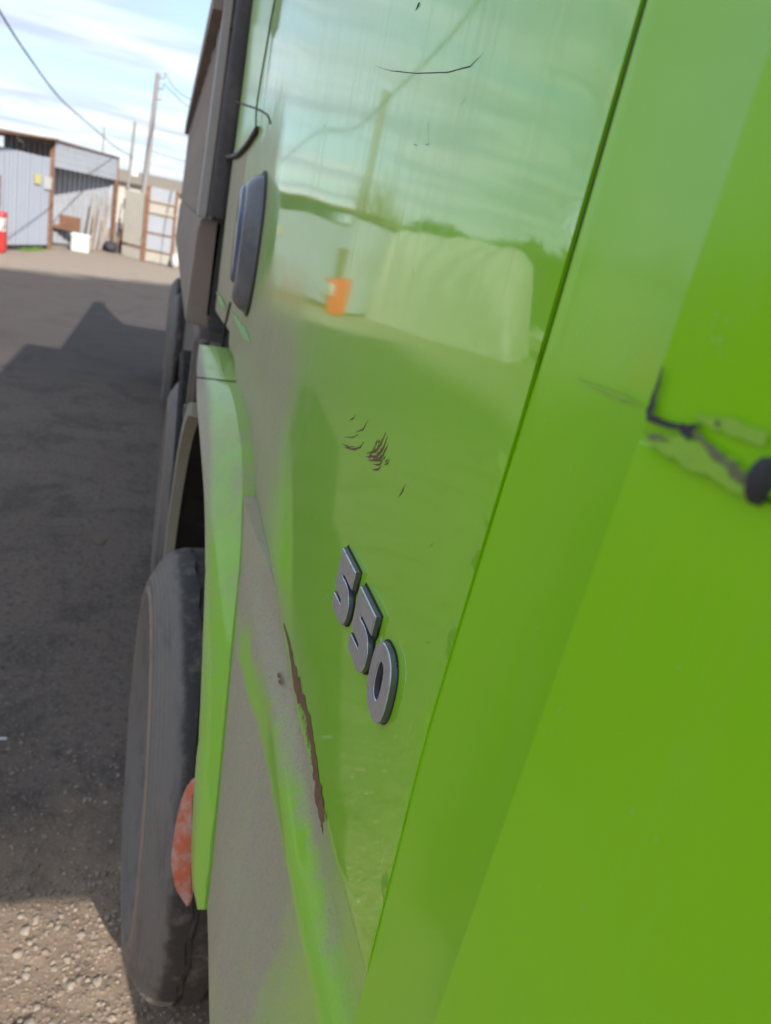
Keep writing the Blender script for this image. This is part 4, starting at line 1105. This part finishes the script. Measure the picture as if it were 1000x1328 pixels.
tag(obj('covered_heap', bm, simple('pale_tarpaulin', (0.42, 0.42, 0.36), 0.6, var=0.25, scale=3), smooth_=True), 'long heap under a pale wrinkled tarpaulin beyond the red container', 'heap')
# low dark roofed store behind the heap and a hedge line far left
lt = empty('timber_garage', (-8.5, 4, 0), 'low dark timber garage left of the camera, seen only mirrored in the paint', 'building')
for k in range(19):
    bm = bmesh.new(); y0 = -5+k*0.9; box(bm, -7.56, -7.50, y0, y0+0.87, 0, 2.35); obj('board', bm, M['bodydark'], lt)
bm = bmesh.new(); box(bm, -10.6, -7.3, -5.2, 12.3, 2.36, 2.50); obj('roof', bm, M['roofdark'], lt)
bm = bmesh.new(); box(bm, -10.4, -7.57, 12.0, 12.08, 0, 2.35); obj('end_wall', bm, M['bodydark'], lt)
st = empty('timber_store', (-13, 16, 0), 'long dark timber store behind the covered heap', 'building')
for k in range(14):
    bm = bmesh.new(); y0 = 13.4+k*0.9; box(bm, -12.0, -11.94, y0, y0+0.87, 0, 2.2); obj('board', bm, M['bodydark'], st)
roof_ = bmesh.new(); box(roof_, -16.4, -11.7, 13.1, 26.3, 2.21, 2.35); obj('roof', roof_, M['roofdark'], st)

M['leaf'] = simple('hedge_leaf', (0.055, 0.085, 0.03), 0.8, var=0.5, scale=3)
V_, F_ = [], []; rh = random.Random(5)
for i in range(26000):
    k = rh.random(); y = -70 + 150*k
    x = -36 - 5*rh.random() + 2.5*math.sin(y*0.13)
    top = 3.4 + 1.5*noise.noise(Vector((y*0.12, 0, 0))) + 0.8*noise.noise(Vector((y*0.7, 3, 0)))
    z = top*(rh.random()**0.7)
    s = rh.uniform(0.15, 0.4); a = Vector((rh.uniform(-1, 1), rh.uniform(-1, 1), rh.uniform(-1, 1)))*s; b = Vector((rh.uniform(-1, 1), rh.uniform(-1, 1), rh.uniform(-1, 1)))*s
    c = Vector((x, y, z)); o_ = len(V_); V_ += [c, c+a, c+b]; F_.append((o_, o_+1, o_+2))
tag(obj('far_hedge', (V_, F_), M['leaf']), 'distant dark line of bushes on the far left of the yard', 'bushes', kind='stuff')

V_, F_ = [], []
for i in range(9000):
    k = rh.random(); x = -8.8 - 13*k; y = 41 - 3*k + 2.5*rh.random()
    top = 2.9 + 0.7*noise.noise(Vector((x*0.4, 0, 4))) + 0.4*noise.noise(Vector((x*1.7, 3, 0)))
    c = Vector((x, y, top*(rh.random()**0.7))); s = rh.uniform(0.12, 0.35)
    a = Vector((rh.uniform(-1, 1), rh.uniform(-1, 1), rh.uniform(-1, 1)))*s; b = Vector((rh.uniform(-1, 1), rh.uniform(-1, 1), rh.uniform(-1, 1)))*s
    o_ = len(V_); V_ += [c, c+a, c+b]; F_.append((o_, o_+1, o_+2))
tag(obj('bush_row', (V_, F_), M['leaf']), 'dark row of bushes behind the metal shed and the covered heap', 'bushes', kind='stuff')
# litter
bm = bmesh.new(); box(bm, -0.390, -0.360, 2.25, 2.262, gz(-.37, 2.25)+0.001, gz(-.37, 2.25)+0.006, 0.002)
tag(obj('white_scrap', bm, M['white']), 'small white scrap of litter on the shaded tarmac', 'litter')
bm = bmesh.new()
rg = [bm.verts.new((-0.20+0.04*math.cos(a)*(1+0.3*math.sin(3*a)), 3.89+0.06*math.sin(a), gz(-.2, 3.89)+0.004)) for a in [2*PI*k/18 for k in range(18)]]
top = bm.verts.new((-0.2, 3.89, gz(-.2, 3.89)+0.012))
for k in range(18): bm.faces.new((rg[k], rg[(k+1) % 18], top))
tag(obj('mud_clod', bm, simple('tan_mud', (0.15, 0.115, 0.08), 0.95), smooth_=True), 'flat tan clod of dried mud on the shaded tarmac', 'clod')
